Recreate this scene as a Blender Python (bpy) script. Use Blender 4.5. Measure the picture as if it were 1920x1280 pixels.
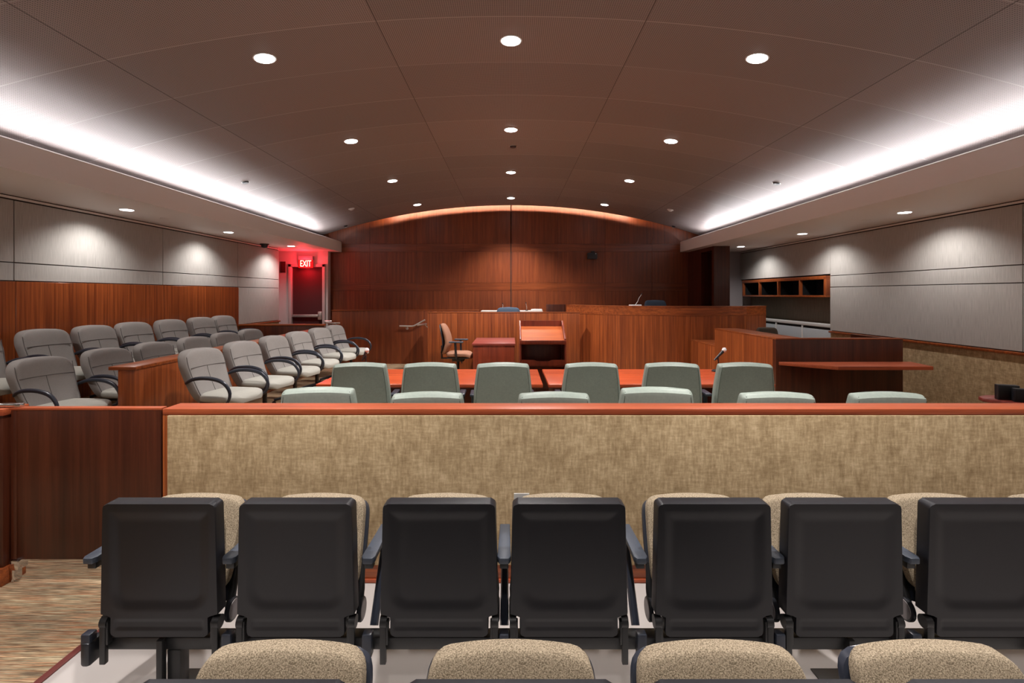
import bpy, bmesh, math, random
from mathutils import Vector, Matrix
random.seed(7)
for o in list(bpy.data.objects): bpy.data.objects.remove(o, do_unlink=True)
scn = bpy.context.scene
COL = scn.collection
PI = math.pi

# ------------------------------------------------------------------ camera, world, exposure
F = 940.0; EYE = 1.65; VX = 958.0; HY = 552.0
cam_d = bpy.data.cameras.new('camera'); cam = bpy.data.objects.new('camera', cam_d); COL.objects.link(cam)
cam.location = (0, 0, EYE); cam.rotation_euler = (PI/2, 0, 0)
cam_d.sensor_width = 36; cam_d.lens = F/1920*36
cam_d.shift_x = (960-VX)/1920; cam_d.shift_y = -(640-HY)/1920
cam_d.clip_start = 0.05; cam_d.clip_end = 60
scn.camera = cam
scn.view_settings.view_transform = 'Standard'
try: scn.view_settings.look = 'None'
except Exception: pass
scn.view_settings.exposure = 0.12
scn.view_settings.gamma = 1.0
scn.view_settings.use_curve_mapping = False
w = bpy.data.worlds.new('world'); scn.world = w; w.use_nodes = True
w.node_tree.nodes['Background'].inputs[0].default_value = (0.01, 0.01, 0.012, 1)
w.node_tree.nodes['Background'].inputs[1].default_value = 0.2

SPOT_MAIN = 200.0; SPOT_SIDE = 60.0; COVE = 120.0; SLOT = 8.0; EXITW = 16.0
WHITE_L = (1.0, 0.95, 0.92)

def at(px, py, Y):
    s = F/Y
    return Vector(((px-VX)/s, Y, EYE-(py-HY)/s))

# ------------------------------------------------------------------ materials
M = {}
def nodes_of(name):
    m = bpy.data.materials.new(name); m.use_nodes = True
    nt = m.node_tree
    return m, nt, nt.nodes['Principled BSDF']
def L(nt, a, b): nt.links.new(a, b)
def plain(name, col, rough=0.5, metal=0.0, spec=0.5, bump=0, bscale=200):
    m, nt, b = nodes_of(name)
    b.inputs['Base Color'].default_value = (*col, 1); b.inputs['Roughness'].default_value = rough
    b.inputs['Metallic'].default_value = metal; b.inputs['Specular IOR Level'].default_value = spec
    if bump:
        tc = nt.nodes.new('ShaderNodeTexCoord'); n = nt.nodes.new('ShaderNodeTexNoise'); n.inputs['Scale'].default_value = bscale
        bp = nt.nodes.new('ShaderNodeBump'); bp.inputs['Strength'].default_value = bump; bp.inputs['Distance'].default_value = 0.002
        L(nt, tc.outputs['Object'], n.inputs['Vector']); L(nt, n.outputs[0], bp.inputs['Height']); L(nt, bp.outputs[0], b.inputs['Normal'])
    M[name] = m; return m
def ramp(nt, stops):
    r = nt.nodes.new('ShaderNodeValToRGB')
    els = r.color_ramp.elements
    els[0].position = stops[0][0]; els[0].color = (*stops[0][1], 1)
    els[1].position = stops[-1][0]; els[1].color = (*stops[-1][1], 1)
    for p, c in stops[1:-1]:
        e = els.new(p); e.color = (*c, 1)
    return r
def mapped(nt, scale, loc=(0,0,0)):
    tc = nt.nodes.new('ShaderNodeTexCoord'); mp = nt.nodes.new('ShaderNodeMapping')
    mp.inputs['Scale'].default_value = scale; mp.inputs['Location'].default_value = loc
    L(nt, tc.outputs['Object'], mp.inputs['Vector']); return mp
def noise(nt, vec, scale=1.0, detail=4, rough=0.5, dist=0):
    n = nt.nodes.new('ShaderNodeTexNoise'); n.inputs['Scale'].default_value = scale; n.inputs['Detail'].default_value = detail
    n.inputs['Roughness'].default_value = rough; n.inputs['Distortion'].default_value = dist
    L(nt, vec, n.inputs['Vector']); return n
def mix(nt, a, b, fac, mode='MIX'):
    x = nt.nodes.new('ShaderNodeMix'); x.data_type = 'RGBA'; x.blend_type = mode
    for s, v in ((x.inputs[0], fac), (x.inputs[6], a), (x.inputs[7], b)):
        if isinstance(v, (int, float)): s.default_value = v
        elif isinstance(v, tuple): s.default_value = (*v, 1)
        else: L(nt, v, s)
    return x.outputs[2]
def wood(name, dark, light, axis='Z', rough=0.3, g=26.0, coat=0.0, seed=0.0, spec=0.5):
    m, nt, b = nodes_of(name)
    sc = {'Z': (g, g, 0.5), 'X': (0.5, g, g), 'Y': (g, 0.5, g)}[axis]
    fs = tuple(s*4.5 for s in sc)
    n1 = noise(nt, mapped(nt, sc, (seed, seed, seed)).outputs[0], 1, 3, 0.6)
    n2 = noise(nt, mapped(nt, fs, (seed, 3, seed)).outputs[0], 1, 3, 0.6)
    mid = tuple((a+c)/2 for a, c in zip(dark, light))
    r1 = ramp(nt, [(0.30, dark), (0.5, mid), (0.68, light)]); L(nt, n1.outputs[0], r1.inputs[0])
    r2 = ramp(nt, [(0.3, (0.72, 0.68, 0.66)), (0.65, (1.08, 1.08, 1.08))]); L(nt, n2.outputs[0], r2.inputs[0])
    n3 = noise(nt, mapped(nt, (1.3, 1.3, 0.35), (seed, 1, 4)).outputs[0], 1, 2, 0.5)
    r3 = ramp(nt, [(0.3, (0.85, 0.83, 0.82)), (0.7, (1.12, 1.1, 1.1))]); L(nt, n3.outputs[0], r3.inputs[0])
    c = mix(nt, r1.outputs[0], r2.outputs[0], 1.0, 'MULTIPLY'); c = mix(nt, c, r3.outputs[0], 1.0, 'MULTIPLY')
    L(nt, c, b.inputs['Base Color']); b.inputs['Roughness'].default_value = rough
    b.inputs['Specular IOR Level'].default_value = spec
    b.inputs['Coat Weight'].default_value = coat; b.inputs['Coat Roughness'].default_value = 0.15
    M[name] = m; return m
def fabric(name, dark, light, scale=(300,300,300), rough=0.9, bump=0.3, coarse=3.0, camt=0.12, detail=2):
    m, nt, b = nodes_of(name)
    n1 = noise(nt, mapped(nt, scale).outputs[0], 1, detail, 0.6)
    n2 = noise(nt, mapped(nt, (coarse,)*3).outputs[0], 1, 3, 0.6)
    r1 = ramp(nt, [(0.3, dark), (0.7, light)]); L(nt, n1.outputs[0], r1.inputs[0])
    r2 = ramp(nt, [(0.3, (1-camt,)*3), (0.7, (1+camt,)*3)]); L(nt, n2.outputs[0], r2.inputs[0])
    c = mix(nt, r1.outputs[0], r2.outputs[0], 1.0, 'MULTIPLY')
    L(nt, c, b.inputs['Base Color']); b.inputs['Roughness'].default_value = rough
    b.inputs['Specular IOR Level'].default_value = 0.25
    if bump:
        bp = nt.nodes.new('ShaderNodeBump'); bp.inputs['Strength'].default_value = bump; bp.inputs['Distance'].default_value = 0.002
        L(nt, n1.outputs[0], bp.inputs['Height']); L(nt, bp.outputs[0], b.inputs['Normal'])
    M[name] = m; return m
def emis(name, col, strength, base=(0.8, 0.8, 0.8)):
    m, nt, b = nodes_of(name)
    b.inputs['Base Color'].default_value = (*base, 1)
    b.inputs['Emission Color'].default_value = (*col, 1); b.inputs['Emission Strength'].default_value = strength
    M[name] = m; return m

def tan_weave():
    m, nt, b = nodes_of('tan_cloth')
    v = noise(nt, mapped(nt, (75, 75, 14)).outputs[0], 1, 4, 0.7); h = noise(nt, mapped(nt, (14, 14, 75)).outputs[0], 1, 4, 0.7)
    n = noise(nt, mapped(nt, (11, 11, 9)).outputs[0], 1, 5, 0.7)
    x = math_n(nt, 'ADD', math_n(nt, 'MULTIPLY', v.outputs[0], 0.36), math_n(nt, 'MULTIPLY', h.outputs[0], 0.30))
    x = math_n(nt, 'ADD', x, math_n(nt, 'MULTIPLY', n.outputs[0], 0.34))
    r = ramp(nt, [(0.38, (0.30, 0.205, 0.106)), (0.5, (0.46, 0.335, 0.188)), (0.62, (0.65, 0.50, 0.305))]); L(nt, x, r.inputs[0])
    L(nt, r.outputs[0], b.inputs['Base Color']); b.inputs['Roughness'].default_value = 0.9; b.inputs['Specular IOR Level'].default_value = 0.2
    bp = nt.nodes.new('ShaderNodeBump'); bp.inputs['Strength'].default_value = 0.15; bp.inputs['Distance'].default_value = 0.002
    L(nt, x, bp.inputs['Height']); L(nt, bp.outputs[0], b.inputs['Normal']); M['tan_cloth'] = m
def math_n(nt, op, a, b=None, c=None):
    n = nt.nodes.new('ShaderNodeMath'); n.operation = op
    for i, v in enumerate((a, b, c)):
        if v is None: continue
        if isinstance(v, (int, float)): n.inputs[i].default_value = v
        else: L(nt, v, n.inputs[i])
    return n.outputs[0]
WD = (0.170, 0.037, 0.011); WL = (0.400, 0.105, 0.026)
wood('mahogany', WD, WL, 'Z', 0.33)
wood('mahogany_shaded', (0.165, 0.036, 0.013), (0.300, 0.076, 0.022), 'Z', 0.38, g=20)  # same mahogany, darkened in its colour for the dimly lit far woodwork
wood('mahogany_band', (0.170, 0.038, 0.013), (0.300, 0.078, 0.024), 'X', 0.30, g=14)
wood('mahogany_dark', (0.050, 0.012, 0.006), (0.105, 0.026, 0.011), 'Z', 0.30, g=16)
wood('mahogany_cross', WD, WL, 'X', 0.3)
wood('rail_top', (0.36, 0.070, 0.026), (0.46, 0.105, 0.036), 'X', 0.42, g=30)
wood('table_top', (0.42, 0.060, 0.018), (0.56, 0.098, 0.030), 'X', 0.26, g=24)
wood('cherry', (0.36, 0.075, 0.015), (0.46, 0.11, 0.022), 'X', 0.65, g=10, spec=0.25)
wood('red_wood', (0.14, 0.024, 0.011), (0.24, 0.044, 0.018), 'Z', 0.3, g=10)
wood('red_top', (0.20, 0.035, 0.026), (0.30, 0.06, 0.045), 'X', 0.35, g=10)
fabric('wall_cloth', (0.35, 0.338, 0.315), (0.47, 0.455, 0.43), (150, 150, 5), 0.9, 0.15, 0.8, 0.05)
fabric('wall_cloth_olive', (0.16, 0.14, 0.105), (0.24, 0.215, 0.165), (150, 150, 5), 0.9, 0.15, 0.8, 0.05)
tan_weave()
fabric('beige_weave', (0.14, 0.108, 0.070), (0.46, 0.375, 0.265), (300, 300, 300), 0.95, 0.5, 6.0, 0.04, 1)
fabric('grey_cloth_shaded', (0.25, 0.232, 0.22), (0.305, 0.285, 0.27), (260, 260, 260), 0.8, 0.2, 4, 0.05)  # backrest copy of the chair cloth, shade of upright faces in its colour
fabric('seat_cloth_lit', (0.36, 0.35, 0.31), (0.44, 0.43, 0.385), (260, 260, 260), 0.8, 0.2, 4, 0.05)  # paler greenish seat copy with the light from above put into its colour
fabric('green_vinyl', (0.275, 0.325, 0.285), (0.31, 0.36, 0.315), (60, 60, 60), 0.42, 0.05, 5, 0.05)
fabric('tan_chair_cloth', (0.28, 0.135, 0.083), (0.36, 0.18, 0.115), (260,)*3, 0.85, 0.2, 4, 0.05)
fabric('blue_cloth', (0.07, 0.11, 0.17), (0.10, 0.15, 0.22), (260,)*3, 0.7, 0.2, 4, 0.05)
fabric('brown_cloth', (0.05, 0.035, 0.025), (0.08, 0.06, 0.04), (260,)*3, 0.7, 0.2, 4, 0.05)
plain('soffit_paint', (0.78, 0.755, 0.735), 0.6)
plain('white_paint', (0.62, 0.56, 0.55), 0.6)
plain('recess_shade_paint', (0.32, 0.29, 0.30), 0.6)  # white recess wall greyed in its colour for weak light; plain grey on canopy
plain('dark_gap', (0.03, 0.02, 0.018), 0.9)
plain('black_plastic', (0.018, 0.019, 0.024), 0.38, bump=0.1, bscale=500)
plain('shell_plastic', (0.0095, 0.0095, 0.013), 0.42, bump=0.06, bscale=600)
plain('arm_plastic', (0.030, 0.035, 0.050), 0.30)
plain('arm_pad', (0.05, 0.062, 0.085), 0.42, bump=0.3, bscale=300)
plain('black_metal', (0.016, 0.016, 0.017), 0.42)
plain('disc_grey', (0.22, 0.19, 0.19), 0.4)
plain('steel', (0.72, 0.70, 0.67), 0.33, 0.75)
plain('chrome', (0.75, 0.76, 0.8), 0.12, 1.0)
plain('white_plastic', (0.75, 0.75, 0.75), 0.4)
plain('paper', (0.85, 0.85, 0.82), 0.7)
plain('stitch', (0.10, 0.09, 0.085), 0.9)
plain('green_stitch', (0.10, 0.13, 0.11), 0.7)
plain('door_red', (0.06, 0.008, 0.009), 0.75)
plain('frame_paint', (0.50, 0.43, 0.42), 0.45)
plain('radiator_grey', (0.45, 0.49, 0.52), 0.45)
plain('radiator_cap', (0.62, 0.62, 0.60), 0.5)
plain('plaque_red', (0.07, 0.012, 0.014), 0.4)
plain('interior_black', (0.004, 0.004, 0.005), 0.6)
plain('strip_red', (0.15, 0.035, 0.030), 0.5)
plain('laminate', (0.47, 0.435, 0.415), 0.38, bump=0.05, bscale=60)
plain('counter_white', (0.75, 0.68, 0.62), 0.35)
plain('trim_white', (0.7, 0.7, 0.7), 0.4)
emis('lens', (1, 0.97, 0.96), 14.0)
emis('cove_tube', (1, 0.95, 0.93), 4.0)
emis('exit_letters', (1, 0.42, 0.25), 2.4)
emis('exit_red', (1.0, 0.01, 0.01), 0.4, (0.3, 0.0, 0.0))

def carpet():
    m, nt, b = nodes_of('carpet')
    n1 = noise(nt, mapped(nt, (7, 230, 14)).outputs[0], 1, 3, 0.65)
    r1 = ramp(nt, [(0.33, (0.065, 0.047, 0.034)), (0.44, (0.19, 0.145, 0.096)), (0.54, (0.34, 0.27, 0.175)), (0.68, (0.58, 0.49, 0.345))])
    L(nt, n1.outputs[0], r1.inputs[0])
    n2 = noise(nt, mapped(nt, (4, 120, 7), (5, 5, 5)).outputs[0], 1, 3, 0.6)
    r2 = ramp(nt, [(0.45, (1, 1, 1)), (0.57, (1.1, 0.74, 0.62)), (0.68, (1.2, 0.58, 0.42))]); L(nt, n2.outputs[0], r2.inputs[0])
    n4 = noise(nt, mapped(nt, (5, 150, 9), (15, 2, 5)).outputs[0], 1, 3, 0.6)
    r4 = ramp(nt, [(0.5, (1, 1, 1)), (0.7, (0.62, 0.72, 0.72))]); L(nt, n4.outputs[0], r4.inputs[0])
    c = mix(nt, r1.outputs[0], r2.outputs[0], 0.8, 'MULTIPLY'); c = mix(nt, c, r4.outputs[0], 0.8, 'MULTIPLY')
    n3 = noise(nt, mapped(nt, (1.6, 6.5, 2)).outputs[0], 1, 3, 0.6)
    r3 = ramp(nt, [(0.35, (0.66, 0.63, 0.62)), (0.62, (1.15, 1.15, 1.1))]); L(nt, n3.outputs[0], r3.inputs[0])
    c = mix(nt, c, r3.outputs[0], 1.0, 'MULTIPLY')
    L(nt, c, b.inputs['Base Color']); b.inputs['Roughness'].default_value = 0.95; b.inputs['Specular IOR Level'].default_value = 0.1
    bp = nt.nodes.new('ShaderNodeBump'); bp.inputs['Strength'].default_value = 0.5; bp.inputs['Distance'].default_value = 0.003
    L(nt, n1.outputs[0], bp.inputs['Height']); L(nt, bp.outputs[0], b.inputs['Normal'])
    M['carpet'] = m
carpet()

def math_n(nt, op, a, b=None, c=None):
    n = nt.nodes.new('ShaderNodeMath'); n.operation = op
    for i, v in enumerate((a, b, c)):
        if v is None: continue
        if isinstance(v, (int, float)): n.inputs[i].default_value = v
        else: L(nt, v, n.inputs[i])
    return n.outputs[0]
def ceiling_mat():
    m, nt, b = nodes_of('perforated_ceiling')
    tc = nt.nodes.new('ShaderNodeTexCoord'); sep = nt.nodes.new('ShaderNodeSeparateXYZ'); L(nt, tc.outputs['Object'], sep.inputs[0])
    x, y = sep.outputs[0], sep.outputs[1]
    P = 0.017
    def cell(v): return math_n(nt, 'SUBTRACT', math_n(nt, 'FRACT', math_n(nt, 'DIVIDE', v, P)), 0.5)
    cx, cy = cell(x), cell(y)
    d = math_n(nt, 'SQRT', math_n(nt, 'ADD', math_n(nt, 'MULTIPLY', cx, cx), math_n(nt, 'MULTIPLY', cy, cy)))
    hole = math_n(nt, 'LESS_THAN', d, 0.27)
    # joint lines between panels
    fy = math_n(nt, 'FRACT', math_n(nt, 'DIVIDE', math_n(nt, 'SUBTRACT', y, 4.09-0.805*8), 0.805))
    jy = math_n(nt, 'GREATER_THAN', math_n(nt, 'ABSOLUTE', math_n(nt, 'SUBTRACT', fy, 0.5)), 0.4945)
    fx = math_n(nt, 'FRACT', math_n(nt, 'DIVIDE', math_n(nt, 'ADD', x, 1.1+2.2*5), 2.2))
    jx = math_n(nt, 'GREATER_THAN', math_n(nt, 'ABSOLUTE', math_n(nt, 'SUBTRACT', fx, 0.5)), 0.4982)
    # each panel is a slightly different tone of the metal
    comb = nt.nodes.new('ShaderNodeCombineXYZ')
    L(nt, math_n(nt, 'FLOOR', math_n(nt, 'DIVIDE', math_n(nt, 'ADD', x, 1.1+2.2*5), 2.2)), comb.inputs[0])
    L(nt, math_n(nt, 'FLOOR', math_n(nt, 'DIVIDE', math_n(nt, 'SUBTRACT', y, 4.09-0.805*8), 0.805)), comb.inputs[1])
    wn = nt.nodes.new('ShaderNodeTexWhiteNoise'); L(nt, comb.outputs[0], wn.inputs['Vector'])
    tone = ramp(nt, [(0, (0.90, 0.90, 0.90)), (1, (1.1, 1.07, 1.05))]); L(nt, wn.outputs[0], tone.inputs[0])
    base = mix(nt, (0.315, 0.266, 0.256), tone.outputs[0], 1.0, 'MULTIPLY')
    c = mix(nt, base, (0.10, 0.082, 0.08), hole)
    c = mix(nt, c, (0.42, 0.37, 0.36), jy)
    c = mix(nt, c, (0.08, 0.06, 0.055), jx)
    L(nt, c, b.inputs['Base Color']); b.inputs['Roughness'].default_value = 0.5; b.inputs['Specular IOR Level'].default_value = 0.4
    M['perforated_ceiling'] = m
ceiling_mat()

# ------------------------------------------------------------------ mesh helpers
class MB:
    def __init__(s): s.bm = bmesh.new()
    def _tf(s, vs, mat):
        if mat is not None:
            for v in vs: v.co = mat @ v.co
    def box(s, x0, x1, y0, y1, z0, z1, bev=0.0, seg=2, mat=None):
        b2 = bmesh.new()
        r = bmesh.ops.create_cube(b2, size=1)
        for v in b2.verts:
            v.co = Vector(((x0+x1)/2+v.co.x*(x1-x0), (y0+y1)/2+v.co.y*(y1-y0), (z0+z1)/2+v.co.z*(z1-z0)))
        if bev > 0: bmesh.ops.bevel(b2, geom=b2.edges[:], offset=bev, segments=seg, affect='EDGES', profile=0.5)
        s._tf(b2.verts, mat); s._merge(b2); return s
    def _merge(s, b2):
        me = bpy.data.meshes.new('tmp'); b2.to_mesh(me); b2.free(); s.bm.from_mesh(me); bpy.data.meshes.remove(me)
    def prism(s, pts, z0, z1, bev=0.0, mat=None, seg=2):
        b2 = bmesh.new()
        lo = [b2.verts.new((p[0], p[1], z0)) for p in pts]; hi = [b2.verts.new((p[0], p[1], z1)) for p in pts]
        n = len(pts)
        b2.faces.new(lo[::-1]); b2.faces.new(hi)
        for i in range(n): b2.faces.new((lo[i], lo[(i+1)%n], hi[(i+1)%n], hi[i]))
        bmesh.ops.recalc_face_normals(b2, faces=b2.faces[:])
        if bev > 0: bmesh.ops.bevel(b2, geom=b2.edges[:], offset=bev, segments=seg, affect='EDGES', profile=0.5)
        s._tf(b2.verts, mat); s._merge(b2); return s
    def yz_prism(s, pts, x0, x1, bev=0.0):   # polygon in (y, z) extruded along x
        mat = Matrix(((0, 0, 1, 0), (1, 0, 0, 0), (0, 1, 0, 0), (0, 0, 0, 1)))
        return s.prism(pts, x0, x1, bev, mat)
    def xz_prism(s, pts, y0, y1, bev=0.0):
        mat = Matrix(((1, 0, 0, 0), (0, 0, 1, 0), (0, 1, 0, 0), (0, 0, 0, 1)))
        return s.prism(pts, y0, y1, bev, mat)
    def tube(s, pts, r, n=10, flat=1.0, up=Vector((0, 0, 1))):
        pts = [Vector(p) for p in pts]; rings = []
        rr = r if isinstance(r, (list, tuple)) else [r]*len(pts)
        for i, p in enumerate(pts):
            t = (pts[min(i+1, len(pts)-1)]-pts[max(i-1, 0)]).normalized()
            a = t.cross(up)
            if a.length < 1e-4: a = t.cross(Vector((0, 1, 0)))
            a.normalize(); b = t.cross(a).normalized()
            rings.append([s.bm.verts.new(p+a*math.cos(2*PI*k/n)*rr[i]+b*math.sin(2*PI*k/n)*rr[i]*flat) for k in range(n)])
        for i in range(len(rings)-1):
            for k in range(n):
                s.bm.faces.new((rings[i][k], rings[i][(k+1)%n], rings[i+1][(k+1)%n], rings[i+1][k]))
        s.bm.faces.new(rings[0][::-1]); s.bm.faces.new(rings[-1]); return s
    def lathe(s, prof, n=24, c=(0, 0, 0), mat=None):
        rings = []; nv = []
        for r, z in prof:
            ring = []
            for k in range(n):
                v = s.bm.verts.new((c[0]+max(r, 1e-4)*math.cos(2*PI*k/n), c[1]+max(r, 1e-4)*math.sin(2*PI*k/n), c[2]+z)); ring.append(v); nv.append(v)
            rings.append(ring)
        for i in range(len(rings)-1):
            for k in range(n): s.bm.faces.new((rings[i][k], rings[i][(k+1)%n], rings[i+1][(k+1)%n], rings[i+1][k]))
        s.bm.faces.new(rings[0][::-1]); s.bm.faces.new(rings[-1])
        s._tf(nv, mat); return s
    def cushion(s, w, h, t, fn, q=7.0, p=5.0, N=18, K=18):
        """soft slab: (u,v) outline is a squared oval of w x h, t thick; fn(x, v_height, n) -> point"""
        top, bot = [], []
        for j in range(K+1):
            v = math.sin(PI/2*(2*j/K-1)); rt, rb = [], []
            for i in range(N+1):
                u = math.sin(PI/2*(2*i/N-1))
                hw = max(1-abs(v)**q, 0)**(1/q); hh = max(1-abs(u)**q, 0)**(1/q)
                uu = u*(0.45+0.55*hw) if abs(v) > 0.9 else u
                x = u*w/2*(hw if abs(v) > 0.5 else 1)*1.0; z = v*h/2
                m = max(abs(u), abs(v)); th = t/2*max(1-m**p, 0)**(1/p)
                rt.append(s.bm.verts.new(fn(x, z, th))); rb.append(s.bm.verts.new(fn(x, z, -th)))
            top.append(rt); bot.append(rb)
        for j in range(K):
            for i in range(N):
                s.bm.faces.new((top[j][i], top[j][i+1], top[j+1][i+1], top[j+1][i]))
                s.bm.faces.new((bot[j][i], bot[j+1][i], bot[j+1][i+1], bot[j][i+1]))
        return s
    def build(s, name, m, parent=None, loc=None, smooth=True, ang=40, merge=True):
        if merge: bmesh.ops.remove_doubles(s.bm, verts=s.bm.verts[:], dist=1e-5)
        bmesh.ops.recalc_face_normals(s.bm, faces=s.bm.faces[:])
        me = bpy.data.meshes.new(name); s.bm.to_mesh(me); s.bm.free()
        me.materials.append(M[m])
        if smooth:
            for p in me.polygons: p.use_smooth = True
            me.set_sharp_from_angle(angle=math.radians(ang))
        o = bpy.data.objects.new(name, me); COL.objects.link(o)
        if parent is not None: o.parent = parent
        if loc is not None: o.location = loc
        return o

def tag(o, label, cat, group=None):
    o['label'] = label; o['category'] = cat
    if group: o['group'] = group
    return o
def thing(name, label, cat, loc=(0, 0, 0), rz=0, group=None):
    o = bpy.data.objects.new(name, None); COL.objects.link(o); o.empty_display_size = 0.1
    o.location = loc; o.rotation_euler = (0, 0, rz); tag(o, label, cat, group); return o
def struct(name, mb, m, parent=None, **k):
    o = mb.build(name, m, parent, **k)
    if parent is None: o['kind'] = 'structure'
    return o
def dup(o, parent=None):
    c = o.copy(); COL.objects.link(c); c.parent = parent
    for ch in list(o.children): dup(ch, c)
    return c
def dup_thing(src, loc, rz, label, group):
    r = dup(src); r.location = loc
    r.rotation_euler = (src.rotation_euler[0] if isinstance(rz, float) or rz is not None else 0, 0, rz if rz is not None else 0)
    r['label'] = label; r['group'] = group; return r

# ------------------------------------------------------------------ big lights hidden in the coves
def area(name, loc, rot, sx, sy, energy, col, parent=None):
    d = bpy.data.lights.new(name, 'AREA'); d.shape = 'RECTANGLE'; d.size = sx; d.size_y = sy; d.energy = energy; d.color = col
    o = bpy.data.objects.new(name, d); COL.objects.link(o); o.location = loc; o.rotation_euler = rot
    if parent: o.parent = parent
    return o
R_C = 15.5; ZC = 3.918
def zceil(x): return ZC-(R_C-math.sqrt(R_C*R_C-x*x))
XL, XR = -5.52, 5.90            # side walls
XB = 4.39                       # inner face of both soffits
YF = 13.0; YB = -3.0            # far wall, back wall
ZS = 2.75; ZLIP = 3.006
for s, nm in ((-1, 'cove_light_left'), (1, 'cove_light_right')):
    t = thing('cove_light', 'long hidden light strip lying in the ceiling cove on the %s side' % ('jury' if s < 0 else 'shelf'), 'light', (s*4.60, 0, ZS+0.05))
    MB().box(-0.04, 0.04, -2.6, 12.2, 0, 0.105, 0.004).build('strip_housing', 'white_plastic', t)
    MB().box(0.040, 0.044, -2.6, 12.2, 0.106, 0.222) .build('added_shield', 'white_plastic', t) if s > 0 else MB().box(-0.044, -0.040, -2.6, 12.2, 0.106, 0.222).build('added_shield', 'white_plastic', t)  # unseen board added beside the strip to shade the outer ceiling band
    area('strip_lamp', (0, 4.8, 0.120), (PI, math.radians(s*-4), 0), 0.07, 14.6, COVE, (0.97, 0.97, 1.0), t)

# ------------------------------------------------------------------ floor
struct('floor', MB().box(-6.6, 6.6, YB, 14.5, -0.1, 0), 'carpet')
struct('floor_seating', MB().box(-1.985, XR, YB, 2.90, 0, 0.006), 'laminate')
struct('trim_1', MB().box(-2.02, -1.985, YB, 2.90, 0, 0.012, 0.003), 'strip_red')
struct('floor_jury_platform', MB().box(XL, -2.62, 4.45, 10.13, 0, 0.14, 0.008), 'carpet')
struct('floor_jury_tier', MB().box(XL, -4.60, 4.45, 10.13, 0.14, 0.33, 0.008), 'carpet')
struct('floor_bench_platform', MB().box(-1.6, 4.5, 11.45, 12.98, 0, 0.33, 0.01), 'carpet')

# ------------------------------------------------------------------ ceiling
def arch():
    mb = MB(); n = 60; X0 = 5.15; rows = []
    for yy in (YB, 12.75):
        lo, hi = [], []
        for i in range(n+1):
            x = -X0+2*X0*i/n
            lo.append(mb.bm.verts.new((x, yy, zceil(x)))); hi.append(mb.bm.verts.new((x, yy, zceil(x)+0.03)))
        rows.append((lo, hi))
    (a, b), (c, d) = rows
    for i in range(n):
        mb.bm.faces.new((a[i], a[i+1], c[i+1], c[i])); mb.bm.faces.new((b[i], d[i], d[i+1], b[i+1]))
        mb.bm.faces.new((a[i], b[i], b[i+1], a[i+1])); mb.bm.faces.new((c[i], c[i+1], d[i+1], d[i]))
    return mb
struct('ceiling', arch(), 'perforated_ceiling')
struct('ceiling_void', MB().box(-6.6, 6.6, YB, 13.4, 4.35, 4.4), 'dark_gap')
for s, nm, xw in ((-1, 'left', -XL+0.6), (1, 'right', XR+0.6)):
    X = lambda a, b: (min(s*a, s*b), max(s*a, s*b))
    mb = MB(); yb = YF if s > 0 else YF
    mb.xz_prism([(s*XB, ZS), (s*XB, ZLIP), (s*(XB+0.022), ZLIP), (s*(XB+0.022), ZS+0.05), (s*5.15, ZS+0.05), (s*5.15, zceil(5.15)), (s*5.19, zceil(5.15)+0.05), (s*xw, zceil(5.15)+0.05), (s*xw, ZS)], YB, yb)
    struct('ceiling_soffit_'+nm, mb, 'soffit_paint', smooth=False)

for s, nm in ((-1, 'trim_6'), (1, 'trim_7')):
    struct(nm, MB().xz_prism([(s*(XB-0.002), ZLIP+0.001), (s*(XB-0.002), ZLIP+0.004), (s*(XB+0.035), ZLIP+0.026), (s*(XB+0.04), ZLIP+0.026), (s*(XB+0.04), ZLIP-0.01), (s*(XB+0.0225), ZLIP-0.01), (s*(XB+0.0225), ZLIP+0.001)], YB, YF), 'white_plastic', smooth=False)
# ------------------------------------------------------------------ walls
def panel_wall(mb, x, th, side, ys, zs, gap=0.008):
    for i in range(len(ys)-1):
        for j in range(len(zs)-1):
            a, b = (x, x+th) if side < 0 else (x, x+th)
            mb.box(min(x, x-side*-th), max(x, x-side*-th), ys[i]+gap/2, ys[i+1]-gap/2, zs[j]+gap/2, zs[j+1]-gap/2, 0.003, 1)
# left wall: backing, cloth panels, wood wainscot
struct('wall_left', MB().box(XL-0.7, XL-0.02, YB, 11.93, 0, ZS), 'dark_gap')
mb = MB()
def wl(y0, y1, z0, z1, g=0.005): mb.box(XL-0.02, XL, y0+g, y1-g, z0+g, z1-g, 0.003, 1)
for y0, y1 in ((YB, -1.7), (-1.7, 0.75), (0.75, 3.2), (3.2, 5.57), (5.57, 7.95), (7.95, 10.13), (10.13, 11.93)):
    wl(y0, y1, 2.005, 2.70); wl(y0, y1, 1.80, 2.005)
wl(10.13, 11.93, 1.04, 1.80); 
struct('wall_left_cloth', mb, 'wall_cloth')
struct('trim_2', MB().box(XL-0.02, XL-0.003, YB, 11.93, 2.712, 2.738, 0.002), 'soffit_paint')
mb = MB()
for y0, y1 in ((3.05, 5.57), (5.57, 7.95), (7.95, 10.13)): mb.box(XL-0.02, XL+0.02, y0+0.002, y1-0.002, 0.0, 1.795, 0.003, 1)
struct('wall_left_wainscot', mb, 'mahogany')
struct('wall_left_dado', MB().box(XL-0.02, XL, 10.14, 11.93, 0.1, 1.0).box(XL-0.02, XL, YB, 3.04, 0.1, 0.96), 'tan_cloth')
struct('trim_3', MB().box(XL-0.02, XL+0.035, 10.14, 11.95, 1.0, 1.035, 0.008).box(XL-0.02, XL+0.035, YB, 3.04, 0.96, 1.0, 0.008), 'mahogany_cross')
mb = MB()
for y0, y1 in ((YB, 0.6), (0.6, 3.04)): mb.box(XL-0.02, XL, y0+0.004, y1-0.004, 1.005, 1.795, 0.003, 1)
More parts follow.
